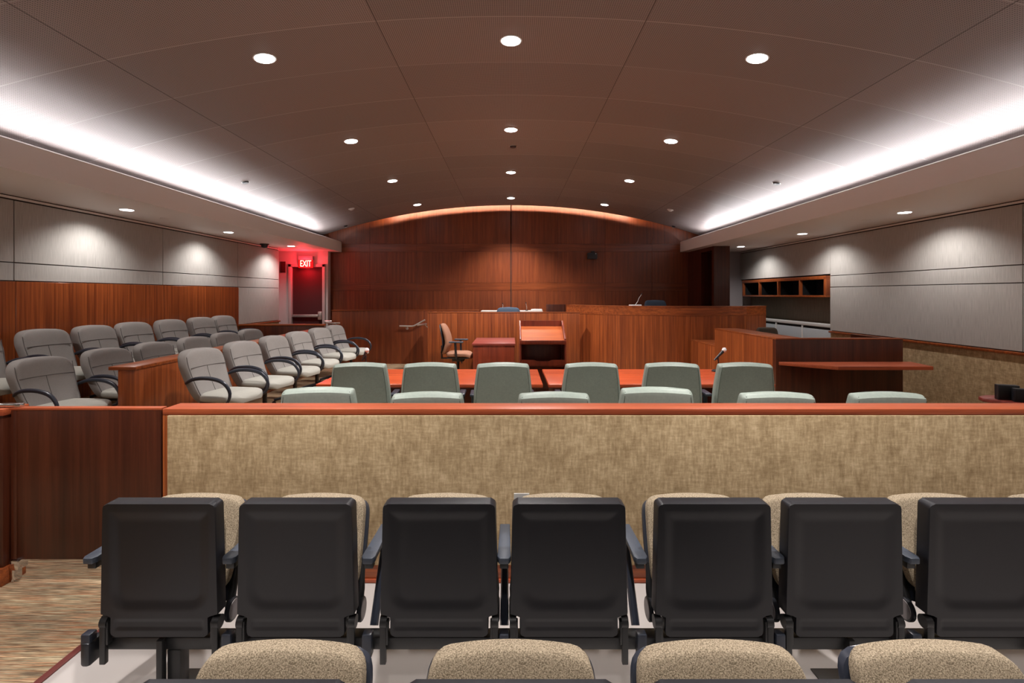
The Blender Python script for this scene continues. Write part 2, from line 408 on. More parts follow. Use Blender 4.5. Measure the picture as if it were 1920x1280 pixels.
struct('wall_left_cloth_low', mb, 'wall_cloth')
struct('baseboard_left', MB().box(XL-0.02, XL+0.01, YB, 3.04, 0, 0.1, 0.003).box(XL-0.02, XL+0.01, 10.14, 11.93, 0, 0.1, 0.003), 'mahogany_cross')

# right wall
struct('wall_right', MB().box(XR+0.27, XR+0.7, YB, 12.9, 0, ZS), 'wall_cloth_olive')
struct('wall_right_backing', MB().box(XR+0.02, XR+0.27, YB, 9.25, 0, ZS).box(XR+0.02, XR+0.27, 9.25, 12.9, 2.03, ZS), 'dark_gap')
mb = MB()
def wr(y0, y1, z0, z1, g=0.005): mb.box(XR, XR+0.02, y0+g, y1-g, z0+g, z1-g, 0.003, 1)
for y0, y1 in ((YB, -1.5), (-1.5, 0.9), (0.9, 3.35), (3.35, 5.78), (5.78, 9.27)):
    wr(y0, y1, 1.995, 2.70); wr(y0, y1, 1.785, 1.995); wr(y0, y1, 0.985, 1.785)
wr(9.262, 12.9, 2.025, 2.70)
struct('wall_right_cloth', mb, 'wall_cloth')
struct('trim_4', MB().box(XR+0.003, XR+0.02, YB, 12.9, 2.712, 2.738, 0.002), 'soffit_paint')
struct('wall_right_dado', MB().box(XR, XR+0.02, YB, 9.25, 0.1, 0.945), 'tan_cloth')
struct('trim_5', MB().box(XR-0.035, XR+0.02, YB, 9.27, 0.945, 0.98, 0.008), 'mahogany_cross')
struct('baseboard_right', MB().box(XR-0.01, XR+0.02, YB, 9.25, 0, 0.1, 0.003), 'mahogany_cross')
# corner of white wall at the end of the recess
struct('wall_back', MB().box(-6.6, 6.6, YB-0.1, YB, 0, 4.35), 'wall_cloth')

# far wall in wood (panelled), behind the arch
struct('wall_far', MB().box(-4.80, 4.6, YF+0.02, YF+0.2, 0, 4.35).box(-5.6, 5.6, YF+0.02, YF+0.2, 2.98, 4.35), 'dark_gap')
mb = MB(); hb = MB()
xs = [-4.80, -3.66, -2.44, -1.22, 0.0, 1.22, 2.44, 3.66, 4.60]
zt = lambda y: EYE-(y-HY)*YF/F
zb = [0.0, zt(545), zt(530), zt(472), zt(457), 4.35]
for i in range(len(xs)-1):
    g = 0.004
    gl = 0.011 if abs(xs[i]) < 0.01 else 0.0015; gr = 0.011 if abs(xs[i+1]) < 0.01 else 0.0015
    for j in range(5):
        tgt = hb if j in (1, 3) else mb
        tgt.box(xs[i]+gl, xs[i+1]-gr, YF, YF+0.02, zb[j]+0.0015, zb[j+1]-0.0015, 0.0015, 1)
mb.box(-5.6, -4.802, YF, YF+0.02, ZLIP, 4.35).box(4.602, 5.6, YF, YF+0.02, ZLIP, 4.35)
struct('wall_far_panels', mb, 'mahogany_shaded')
struct('wall_far_bands', hb, 'mahogany_band')
# light slot over the far wall
t = thing('slot_light', 'curved light strip hidden above the ceiling edge over the wood wall', 'light', (0, 0, 0))
hs = MB(); n = 12
for i in range(n):
    x = -3.2+6.4*(i+0.5)/n; z = zceil(x)+0.145; a = math.asin(x/R_C)
    hs.box(-0.27, 0.27, 12.44, 12.49, -0.1, 0.05, mat=Matrix.Translation((x, 0, z)) @ Matrix.Rotation(a, 4, 'Y'))
    area('slot_lamp', (x, 12.51, z), (math.radians(78), 0, 0), 0.53, 0.04, SLOT, (1.0, 0.74, 0.54), t)
hs.build('strip_housing', 'white_plastic', t)

# white end wall behind the exit door (jury side), and its door
dx0, dx1, ytz = at(547, 0, 12.77).x, at(605, 0, 12.77).x, 2.35
mb = MB()
mb.box(-6.6, dx0-0.06, 12.77, 12.95, 0, ZS).box(dx1+0.06, -4.66, 12.77, 12.95, 0, ZS).box(dx0-0.06, dx1+0.06, 12.77, 12.95, ytz+0.06, ZS)
mb.box(-6.7, -6.5, 11.9, 12.95, 0, ZS)
struct('wall_exit', mb, 'white_paint')
d = struct('door_1', MB().box(dx0+0.003, dx1-0.003, 12.82, 12.87, 0.01, ytz-0.004, 0.002), 'door_red')
fr = MB().box(dx0-0.075, dx0, 12.73, 12.9, 0, ytz+0.075, 0.006).box(dx1, dx1+0.075, 12.73, 12.9, 0, ytz+0.075, 0.006).box(dx0-0.075, dx1+0.075, 12.73, 12.9, ytz, ytz+0.075, 0.006)
fr.build('door_frame', 'frame_paint', d)
pb = MB(); zb_ = EYE-(592-HY)*12.7/F
pb.box(dx0+0.02, dx1-0.07, 12.72, 12.77, zb_-0.035, zb_+0.035, 0.012).box(dx0+0.02, dx0+0.08, 12.76, 12.82, zb_-0.03, zb_+0.03)
pb.build('push_bar', 'steel', d)
MB().box(dx1-0.11, dx1-0.01, 12.72, 12.82, zb_-0.10, zb_+0.11, 0.012).build('latch_case', 'steel', d)

# side wing at the shelf side: pillar of wood with a dark doorway behind it, white wall beyond
wx0, wx1 = 4.6, 4.96
mb = MB().box(wx0, wx1, 11.36, 11.48, 0, ZS).box(wx0, wx1, 12.12, YF, 0, ZS).box(wx0, wx1, 11.48, 12.12, 2.66, ZS)
struct('wall_wing', mb, 'mahogany_dark', smooth=False)
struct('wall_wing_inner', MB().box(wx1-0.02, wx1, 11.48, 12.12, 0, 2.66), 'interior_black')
mb = MB().box(wx1, 6.7, 12.9, 13.05, 0, ZS)
struct('wall_recess_end', mb, 'recess_shade_paint')
d = struct('door_2', MB().box(5.0, 5.28, 12.84, 12.88, 0.0, 2.34, 0.002), 'radiator_grey')
MB().box(5.28, 5.36, 12.82, 12.9, 0, 2.40, 0.005).box(4.97, 5.36, 12.82, 12.9, 2.34, 2.42, 0.005).build('door_frame', 'frame_paint', d)

# ------------------------------------------------------------------ wall and ceiling fittings
def down_light(loc, tilt, label, r, energy, cone, blend, group, soft=0.06, aim=0.0):
    t = thing('recessed_downlight', label, 'ceiling light', loc, 0, group)
    t.rotation_euler = (0, tilt, 0)
    MB().lathe([(r+0.012, -0.004), (r+0.014, 0.0)], 32).build('trim_ring', 'trim_white', t)
    MB().lathe([(r-0.003, -0.0075), (r, -0.0042)], 32).build('lens', 'lens', t)
    d = bpy.data.lights.new('downlight_lamp', 'SPOT'); d.energy = energy; d.spot_size = math.radians(cone); d.spot_blend = blend
    d.shadow_soft_size = soft; d.color = WHITE_L
    o = bpy.data.objects.new('downlight_lamp', d); COL.objects.link(o); o.parent = t; o.location = (0, 0, -0.035)
    o.rotation_euler = (0, -tilt+aim, 0)
    return t
rows_c = [-0.35-2.42, -0.37, 2.05, 4.48, 6.90, 9.31, 11.78]
ordn = {3: 'nearest the public seats', 4: 'second from the public seats', 5: 'third from the public seats', 6: 'nearest the far wood wall', 2: 'over the public seats', 1: 'behind the public seats', 0: 'near the back wall'}
for i, y in enumerate(rows_c):
    for x, nm in ((-2.2, 'jury side'), (0, 'middle'), (2.2, 'shelf side')):
        down_light((x, y, zceil(x)-0.001), math.asin(x/R_C), 'round white downlight in the arched ceiling, %s row, %s' % (nm, ordn[i]), 0.085, SPOT_MAIN*(0.6 if i < 2 else 1.6 if i == 2 else 0.2 if (i == 6 and x) else 0.8 if (i == 5 and x) else 2.3 if (i >= 4 and not x) else 1.0 if not x else 1.15), 94 if x else (112 if i == 6 else 128 if i >= 4 else 100), 0.7, 'downlights in the arched ceiling')
for s, xx, ys, nm in ((-1, -4.98, (-3.1+2.4, 1.65, 4.07, 6.50, 8.84, 11.36), 'jury-side'), (1, 5.27, (-3.1+2.4, 1.95, 4.3, 6.71, 9.07, 11.49), 'shelf-side')):
    for k, y in enumerate(ys):
        down_light((xx, y, ZS-0.001), 0, 'small round downlight in the %s soffit, %s' % (nm, ('at the back', 'beside the public seats', 'beside the wooden rail', 'third along from the far end', 'second along from the far end', 'at the far end')[k]), 0.075, SPOT_SIDE, 136, 0.75, 'soffit downlights', 0.03, math.radians(-10*s))

def speaker_disc(px, py, x, label):
    # find depth on the arch for this x
    y = F*x/(px-VX) if abs(px-VX) > 30 else F*(zceil(0)-EYE)/(HY-py)
    t = thing('ceiling_speaker', label, 'speaker', (x, y, zceil(x)-0.001), 0, 'small dark ceiling speakers')
    t.rotation_euler = (0, math.asin(x/R_C), 0)
    MB().lathe([(0.062, -0.004), (0.062, 0.0)], 24).build('rim', 'steel', t)
    MB().lathe([(0.052, -0.02), (0.056, -0.004)], 24).build('grille', 'black_plastic', t)
def arch_x(px, py):
    # intersection of the view ray with the arch
    k = (px-VX)/F; m = (HY-py)/F; lo, hi = 1.0, 13.0
    for _ in range(60):
        y = (lo+hi)/2
        if EYE+m*y > zceil(max(min(k*y, 5.1), -5.1)): hi = y
        else: lo = y
    return k*lo, lo
for px, py, lb in ((460, 341, 'dark round ceiling speaker in the bright cove curve, jury side'), (1456, 343, 'dark round ceiling speaker in the bright cove curve, shelf side'), (962, 274, 'dark round ceiling speaker on the centreline between downlights')):
    x, y = arch_x(px, py)
    t = thing('ceiling_speaker', lb, 'speaker', (x, y, zceil(x)-0.001), 0, 'small dark ceiling speakers'); t.rotation_euler = (0, math.asin(x/R_C), 0)
    MB().lathe([(0.060, -0.004), (0.060, 0.0)], 24).build('rim', 'steel', t)
    MB().lathe([(0.040, -0.02), (0.052, -0.0045)], 24).build('grille', 'black_plastic', t)
for px, py, mat, lb in ((659, 391, 'white_plastic', 'white smoke detector on the arched ceiling towards the exit door'), (1257, 393, 'white_plastic', 'white smoke detector on the arched ceiling towards the shelf side')):
    x, y = arch_x(px, py)
    t = thing('smoke_detector', lb, 'smoke detector', (x, y, zceil(x)-0.001), 0, 'ceiling smoke detectors'); t.rotation_euler = (0, math.asin(x/R_C), 0)
    MB().lathe([(0.065, -0.012), (0.07, 0.0)], 24).build('base', mat, t); MB().lathe([(0.03, -0.035), (0.05, -0.0125)], 24).build('sensor', mat, t)
for px, py, lb in ((648, 423, 'tiny dark sprinkler head near the far jury-side corner of the arch'), (1263, 424, 'tiny dark sprinkler head near the far shelf-side corner of the arch')):
    x, y = arch_x(px, py)
    t = thing('sprinkler_head', lb, 'sprinkler', (x, y, zceil(x)-0.001), 0, 'sprinkler heads'); t.rotation_euler = (0, math.asin(x/R_C), 0)
    MB().lathe([(0.018, -0.03), (0.05, -0.004), (0.05, 0.0)], 16).build('body', 'black_plastic', t); MB().lathe([(0.022, -0.044), (0.022, -0.0405)], 16).tube([(0, 0, -0.041), (0, 0, -0.03)], 0.005, 8).build('deflector', 'steel', t)
for px, y, lb, s in ((309, 6.2+1.0, 'flush round cover plate in the jury-side soffit', -1), (1624, 7.8, 'flush round cover plate in the shelf-side soffit', 1)):
    z = ZS-0.001; py = 409 if s < 0 else 412; yy = F*(ZS-EYE)/(HY-py); x = (px-VX)*yy/F
    tag(MB().lathe([(0.055, -0.006), (0.06, 0.0)], 24).build('cover_plate', 'soffit_paint', None, (x, yy, z)), lb, 'cover plate')
# dome camera
p = at(509, 457, 11.2)
t = thing('dome_camera', 'dark dome security camera under the soffit near the exit door', 'camera', (p.x, F*1.1/(HY-457), ZS-0.001))
MB().lathe([(0.09, -0.02), (0.095, 0)], 24).build('mount', 'black_plastic', t)
MB().lathe([(0.005, -0.095), (0.04, -0.088), (0.065, -0.065), (0.078, -0.0205)], 24).build('dome', 'arm_plastic', t)
# wall camera on far wall
p0 = at(1101, 473, YF-0.1); p1 = at(1120, 486, YF-0.1)
t = thing('wall_camera', 'black camera box mounted on the far wood wall', 'camera', ((p0.x+p1.x)/2, YF-0.001, (p0.z+p1.z)/2))
MB().box(-0.13, 0.12, -0.17, -0.03, -0.085, 0.075, 0.015).build('housing', 'black_plastic', t)
MB().box(-0.05, 0.05, -0.031, 0, -0.05, 0.05, 0.005).build('bracket', 'black_metal', t)
MB().box(-0.03, 0.06, -0.14, -0.06, 0.073, 0.12, 0.01).build('pan_head', 'black_plastic', t)
MB().lathe([(0.012, 0), (0.012, 0.012)], 16, mat=Matrix.Translation((0.08, -0.168, 0.05)) @ Matrix.Rotation(PI/2, 4, 'X')).build('lens_glint', 'white_plastic', t)
# exit sign, hung from the soffit just in front of the door
ey = 12.68; c = at(573.5, 495, ey)
t = thing('exit_sign', 'lit red EXIT sign hanging above the dark red door', 'sign', (c.x, ey, 0))
hw = (587-560)/2*ey/F; ztop = EYE-(480-HY)*ey/F; zm = EYE-(487-HY)*ey/F; zbo = EYE-(502-HY)*ey/F
MB().box(-hw*1.0, hw*1.0, -0.03, 0.089, zm, ztop, 0.006).build('canopy', 'recess_shade_paint', t)
MB().box(-hw, hw, -0.016, 0.016, zbo, zm+0.002, 0.004).build('face_panel', 'exit_red', t)
def lettering(body, size, parent, loc, mat, rot=(PI/2, 0, 0), sx=1.0, ext=0.003):
    cu = bpy.data.curves.new('txt', 'FONT'); cu.body = body; cu.size = size; cu.align_x = 'CENTER'; cu.align_y = 'CENTER'; cu.extrude = ext; cu.offset = size*0.008
    o = bpy.data.objects.new('txt', cu); COL.objects.link(o)
    dg = bpy.context.evaluated_depsgraph_get(); me = bpy.data.meshes.new_from_object(o.evaluated_get(dg))
    bpy.data.objects.remove(o); me.materials.clear(); me.materials.append(M[mat]); me.name = 'lettering'
    n = bpy.data.objects.new('lettering', me); COL.objects.link(n); n.parent = parent; n.location = loc; n.rotation_euler = rot; n.scale = (sx, 1, 1); return n
lettering('EXIT', 0.225, t, (0, -0.0185, (zm+zbo)/2), 'exit_letters', sx=0.62)
ld = bpy.data.lights.new('exit_lamp', 'POINT'); ld.energy = EXITW*0.35; ld.color = (1, 0.03, 0.05); ld.shadow_soft_size = 0.05
lo = bpy.data.objects.new('exit_lamp', ld); COL.objects.link(lo); lo.parent = t; lo.location = (0, -0.06, zbo-0.05)
ld2 = bpy.data.lights.new('exit_lamp', 'POINT'); ld2.energy = EXITW*1.1; ld2.color = (1, 0.03, 0.05); ld2.shadow_soft_size = 0.05
lo = bpy.data.objects.new('exit_lamp', ld2); COL.objects.link(lo); lo.parent = t; lo.location = (0, -0.22, (zm+zbo)/2)
# plaque
p = at(530.3, 500.5, 12.76)
t = thing('wall_plaque', 'dark notice plaque on the red-lit wall beside the exit door', 'sign', (p.x, 12.769, p.z))
MB().box(-0.068, 0.068, -0.014, 0, -0.14, 0.14, 0.003).build('plate', 'plaque_red', t)
mb = MB()
for k in range(5): mb.box(-0.05, 0.05-0.02*(k % 2), -0.0155, -0.0135, 0.09-0.045*k, 0.098-0.045*k)
mb.build('raised_lines', 'strip_red', t)

# open shelf cabinet on the recess wall
y0, y1 = 9.27, 12.62; xf = 5.82
t = thing('wall_shelf', 'long open wooden pigeonhole shelf with four black compartments on the recessed wall', 'shelf', (xf, (y0+y1)/2, 1.60))
yy = (y1-y0)/2; D = XR+0.27-xf-0.002
MB().box(0, D, -yy, yy, 0, 0.035, 0.003).build('bottom_board', 'mahogany_cross', t)
MB().box(0, D, -yy, yy, 0.335, 0.40, 0.003).build('top_board', 'mahogany_cross', t)
for k in range(5):
    yc = -yy+0.03+(2*yy-0.06)*k/4
    MB().box(0.0, D-0.02, yc-0.03 if k in (0, 4) else yc-0.018, yc+0.03 if k in (0, 4) else yc+0.018, 0.036, 0.334, 0.003).build('divider', 'mahogany', t)
MB().box(D-0.02, D-0.003, -yy+0.03, yy-0.03, 0.036, 0.334).build('back_board', 'interior_black', t)
mb = MB()
for k in range(4):
    a = -yy+0.03+(2*yy-0.06)*k/4+0.031; b = -yy+0.03+(2*yy-0.06)*(k+1)/4-0.031
    mb.box(0.05, D-0.021, a, b, 0.0365, 0.038).box(0.05, D-0.021, a, b, 0.331, 0.334).box(0.05, D-0.021, a, a+0.003, 0.038, 0.331).box(0.05, D-0.021, b-0.003, b, 0.038, 0.331)
mb.build('black_lining', 'interior_black', t)
# convector
t = thing('radiator', 'grey convector radiator cabinet below the pigeonhole shelf', 'radiator', (5.95, 10.9, 0))
MB().box(0.0, 0.215, -1.62, 1.9, 0.02, 0.98, 0.006).build('casing', 'radiator_grey', t)
MB().box(-0.012, 0.215, -1.62, 1.9, 1.03, 1.09, 0.006).build('cap', 'radiator_cap', t)
MB().box(0.02, 0.215, -1.6, 1.88, 0.98, 1.03).build('grille', 'interior_black', t)
for yc in (-1.60, -0.66, 0.35, 1.36): MB().box(-0.006, 0.02, yc-0.02, yc+0.02, 0.02, 1.03, 0.003).build('joint_strip', 'radiator_cap', t)
tag(MB().box(5.42, 5.60, 12.86, 12.899, 1.42, 1.56, 0.004).build('switch_plate', 'white_plastic'), 'pale wall box beside the recess end under the pigeonhole shelf', 'wall plate')

# ------------------------------------------------------------------ public rail, gate
YP = 2.867; ZR = 0.997
t = thing('rail_partition', 'long low partition with tan cloth panel and wooden cap behind the front seats', 'partition', (0, 0, 0))
xl = -1.992; xr = XR-0.04
MB().box(xl, xr, YP-0.002, 3.02, ZR-0.035, ZR, 0.004).build('cap', 'rail_top', t)
MB().box(xl+0.01, xr, YP+0.006, YP+0.13, 0.105, ZR-0.035).build('core', 'mahogany', t)
MB().box(xl, xl+0.03, YP-0.0, YP+0.13, 0.008, ZR-0.035, 0.002).build('end_stile', 'mahogany', t)
MB().box(xl+0.032, xr, YP-0.010, YP+0.0055, 0.107, ZR-0.037, 0.004).build('cloth_panel', 'tan_cloth', t)
MB().box(xl+0.03, xr, YP-0.004, YP+0.13, 0.008, 0.105, 0.002).build('base_board', 'mahogany_cross', t)
MB().box(xl+0.03, xr, YP-0.014, YP-0.0045, 0.008, 0.030, 0.003).build('base_shoe', 'rail_top', t)
# gate
t = thing('swing_gate', 'dark wooden swing gate with chrome pivots at the end of the cloth partition', 'gate', (-2.87, YP+0.03, 0))
MB().box(0.035, 0.865, -0.02, 0.025, 0.13, 0.985, 0.002).build('gate_panel', 'mahogany_dark', t)
MB().box(0.0, 0.034, -0.02, 0.025, 0.13, 0.985, 0.003).build('hinge_stile', 'mahogany_dark', t)
MB().box(0.0, 0.865, -0.021, 0.027, 0.9855, 1.0, 0.002).build('gate_cap', 'rail_top', t)
MB().box(0.0, 0.05, -0.03, 0.035, 0.07, 0.128, 0.006).box(0.0, 0.02, -0.026, 0.03, 0.0, 0.075, 0.006).build('lower_pivot', 'chrome', t)
MB().box(-0.2, 0.045, -0.012, 0.020, 1.002, 1.022, 0.005).build('upper_pivot', 'chrome', t)
t = thing('gate_post', 'dark wooden rail end carrying the pivots of the swing gate', 'post', (-2.885, YP+0.03, 0))
MB().box(-0.9, 0, -0.05, 0.06, 0.10, 0.96, 0.003).build('panel', 'mahogany_dark', t)
MB().box(-0.9, 0.005, -0.055, 0.10, 0.961, 0.998, 0.003).build('cap', 'rail_top', t)
MB().box(-0.9, 0.012, -0.07, 0.075, 0.0, 0.099, 0.004).build('base_board', 'mahogany_cross', t)

# ------------------------------------------------------------------ public seats (facing the camera)
def seat_unit():
    t = thing('folding_seat', '', 'seat')
    # fabric back: local y grows away from the viewer
    def back(x, z, th):
        zz = 0.60+z; k = (z+0.155)/0.31
        crown = -0.30*x*x if z > 0 else 0
        return (x*(1.03 - 0.07*k-0.05*max(0, 0.4-k)), 0.115+0.15*k-0.25*x*x-th, zz-0.021+crown*(k if k > 0 else 0))
    MB().cushion(0.436, 0.335, 0.06, back, 9.0, 7.0, 24, 24).build('back_cushion', 'beige_weave', t)
    def shell(x, z, th):
        k = (z+0.155)/0.31; crown = -0.30*x*x if z > 0 else 0
        return (x*(1.03 - 0.07*k-0.05*max(0, 0.4-k)), 0.147+0.15*k-0.24*x*x-th, 0.536+z+crown*(k if k > 0 else 0))
    MB().cushion(0.456, 0.37, 0.03, shell, 10.0, 9.0, 20, 20).build('back_shell', 'arm_plastic', t)
    # tipped-up seat: dark pan seen from below, cushion behind it
    mb = MB(); NX, NZ = 60, 76; W2 = 0.235; H0, H1 = 0.283, 0.815
    def sm(a, b, v): v = max(0, min(1, (v-a)/(b-a))); return v*v*(3-2*v)
    grid = []
    for j in range(NZ+1):
        z = H0+(H1-H0)*j/NZ; row = []
        for i in range(NX+1):
            u = 2*i/NX-1
            hw = W2*(1.0-0.05*(z-H0)/(H1-H0))
            if z < 0.375: hw -= 0.040*(1-sm(0.362, 0.375, z))
            rc = 0.02; dzt = H1-z
            if dzt < rc: hw -= rc-math.sqrt(max(rc*rc-(rc-dzt)**2, 0))
            dzb = z-H0
            if dzb < rc: hw -= rc-math.sqrt(max(rc*rc-(rc-dzb)**2, 0))
            x = u*hw
            # dish
            ex = min((W2*0.93-0.022-abs(x)), z-(0.392), (H1-0.035)-z)
            cr = 0.075; px_, pz_ = (W2-0.040-cr)-abs(x), z-(0.392+cr)
            if px_ < 0 and pz_ < 0: ex = cr-math.hypot(px_, pz_)
            dish = 0.008*sm(-0.010, 0.040, ex)
            lab = 0.003*sm(0, 0.007, min(0.178-abs(x), z-0.312, 0.352-z))
            y = 0.0+dish+lab
            row.append(mb.bm.verts.new((x, y-0.035*(z-0.55)*0.2, z)))
        grid.append(row)
    for j in range(NZ):
        for i in range(NX): mb.bm.faces.new((grid[j][i], grid[j][i+1], grid[j+1][i+1], grid[j+1][i]))
    # extrude the rim backwards
    rim = [grid[0][i] for i in range(NX+1)]+[grid[j][NX] for j in range(1, NZ+1)]+[grid[NZ][i] for i in range(NX-1, -1, -1)]+[grid[j][0] for j in range(NZ-1, 0, -1)]
    prev = rim
    for dy, dn in ((0.006, 0.0025), (0.058, 0.0025)):
        cur = []
        for v in rim:
            cx, cz = v.co.x, v.co.z-(H0+H1)/2
            cur.append(mb.bm.verts.new((v.co.x*(1+dn/0.24), dy, v.co.z+dn*(1 if cz > 0 else -1)*(abs(cz) > 0.26))))
        for k in range(len(rim)): mb.bm.faces.new((prev[k], prev[(k+1) % len(rim)], cur[(k+1) % len(rim)], cur[k]))
        prev = cur
    mb.bm.faces.new(prev)
    mb.build('seat_pan', 'shell_plastic', t, ang=55)
    def cush(x, z, th): return (x, 0.075+th*1.0, 0.57+z)
    MB().cushion(0.45, 0.42, 0.036, cush, 6, 5, 12, 12).build('seat_cushion', 'beige_weave', t)
    for s in (-1, 1):
        h = MB(); h.box(s*0.224-0.012, s*0.224+0.012, -0.004, 0.016, 0.175, 0.345, 0.003); h.tube([(s*0.210, 0.02, 0.335), (s*0.237, 0.02, 0.335)], 0.026, 16)
        h.box(s*0.212-0.008, s*0.212+0.008, 0.0, 0.027, 0.25, 0.345, 0.003)
        h.build('hinge_bracket', 'black_metal', t)
        a = MB(); a.tube([(s*0.215, 0.175, 0.49), (s*0.222, 0.135, 0.40), (s*0.216, 0.12, 0.33)], [0.012, 0.016, 0.019], 10)
        a.build('back_arm', 'black_metal', t)
        dd = MB(); dd.lathe([(0.048, 0), (0.048, 0.012), (0.044, 0.016)], 24, mat=Matrix.Translation((s*0.222, 0.115, 0.325)) @ Matrix.Rotation(s*PI/2, 4, 'Y'))
        pc = dd.build('pivot_cover', 'black_plastic', t)
        MB().lathe([(0.040, 0), (0.039, 0.002)], 24, mat=Matrix.Translation((s*0.2382, 0.115, 0.325)) @ Matrix.Rotation(s*PI/2, 4, 'Y')).build('cover_disc', 'disc_grey', pc)
        MB().lathe([(0.006, 0), (0.005, 0.003)], 10, mat=Matrix.Translation((s*0.2265, 0.03, 0.60)) @ Matrix.Rotation(s*PI/2, 4, 'Y')).build('side_screw', 'black_metal', t)
    return t
seat0 = seat_unit()
XS = [-1.405, -0.86, -0.287, 0.232, 0.812, 1.333, 1.895, 2.44]
front_names = ['first from the aisle', 'second from the aisle', 'third from the aisle', 'fourth from the aisle', 'fifth from the aisle', 'sixth from the aisle', 'seventh from the aisle', 'eighth from the aisle']
ROW1 = 2.000; ROW2 = 1.028
seat0.location = (XS[0], ROW1, 0)
seat0['label'] = 'folded black-backed beige seat before the partition, first from the carpeted aisle'; seat0['group'] = 'folding seats in front of the partition'
for i in range(1, 8):
    r = dup(seat0); r.location = (XS[i], ROW1, 0); r['label'] = 'folded black-backed beige seat before the partition, '+front_names[i]
XS2 = [-0.578, 0.0, 0.529, 1.075]
for i, x in enumerate(XS2):
    r = dup(seat0); r.location = (x, ROW2, 0); r['group'] = 'beige seat backs along the bottom of the view'
    r['label'] = 'rounded beige seat back cut off by the bottom edge, %s from the carpeted aisle' % ('first', 'second', 'third', 'fourth')[i]
def beam(xs, y, legs, label, endarm):
    t = thing('seat_row_support', label, 'seat support', (0, y, 0))
    x0, x1 = xs[0]-0.27, xs[-1]+0.3
    MB().box(x0, x1, 0.03, 0.09, 0.212, 0.262, 0.004).build('beam', 'black_metal', t)
    for x in legs:
        mb = MB(); mb.box(x-0.012, x+0.012, 0.0, 0.029, 0.012, 0.268, 0.003)
        mb.box(x+0.013, x+0.065, 0.03, 0.09, 0.012, 0.211, 0.003).box(x-0.05, x+0.10, -0.08, 0.2, 0.0065, 0.0118, 0.002)
        mb.build('leg', 'black_metal', t)
    ax = [(a+b)/2 for a, b in zip(xs[:-1], xs[1:])]
    if endarm: ax = [xs[0]-0.285]+ax
    for x in ax:
        post = MB(); post.tube([(x, 0.29, 0.57), (x, 0.26, 0.50), (x, 0.14, 0.32), (x, 0.10, 0.265)], [0.013, 0.015, 0.018, 0.018], 8, 1.0)
        post.box(x-0.019, x+0.019, -0.012, 0.028, 0.205, 0.30, 0.006)
        p_ = post.build('arm_support', 'arm_plastic', t)
        ap = MB()
        b2 = [(-0.023, 0.27), (0.023, 0.27), (0.0265, 0.06), (0.028, 0.0), (0.018, -0.018), (-0.018, -0.018), (-0.028, 0.0), (-0.0265, 0.06)]
        ap.prism([(x+a, b*1.06+0.018) for a, b in b2], 0.573, 0.598, 0.005)
        ap.build('armrest', 'arm_pad', t)
        MB().box(x-0.017, x+0.017, 0.02, 0.055, 0.545, 0.5725, 0.003).build('arm_bracket', 'black_metal', t)
    return t
tb = beam(XS, ROW1, [XS[0], XS[5]+0.03, XS[7]], 'black steel beam with armrests carrying the row of folded seats before the partition', True)
mb = MB(); mb.box(XS[0]-0.30, XS[0]-0.262, -0.02, 0.06, 0.175, 0.27, 0.012).build('end_cap', 'black_plastic', tb)
beam(XS2, ROW2, [XS2[0]+0.1, XS2[3]], 'black steel beam with armrests under the seats along the bottom edge', False)
tag(MB().box(-0.012, 0.06, 0, 0.003, 0, 0.30, mat=Matrix.Translation((0.026, ROW1+0.345, 0.420))).build('paper_sheet', 'paper'), 'white paper sheet standing behind the fourth folded seat', 'paper')

# ------------------------------------------------------------------ swivel base shared by office chairs
def star_base(t, stem_top, mat='black_plastic', r=0.29):
    MB().tube([(0, 0, 0.07), (0, 0, stem_top)], [0.028, 0.025], 12).build('gas_stem', 'black_metal', t)
    b = MB()
    for k in range(5):
        a = 2*PI*k/5+0.3; c, s = math.cos(a), math.sin(a)
        b.tube([(0, 0, 0.105), (c*r*0.5, s*r*0.5, 0.095), (c*r, s*r, 0.065)], [0.032, 0.024, 0.016], 8)
    b.build('star_base', mat, t)
    for k in range(5):
        a = 2*PI*k/5+0.3
        MB().tube([(math.cos(a)*r-0.022*math.sin(a), math.sin(a)*r+0.022*math.cos(a), 0.027), (math.cos(a)*r+0.022*math.sin(a), math.sin(a)*r-0.022*math.cos(a), 0.027)], 0.026, 12).build('caster', 'black_plastic', t)

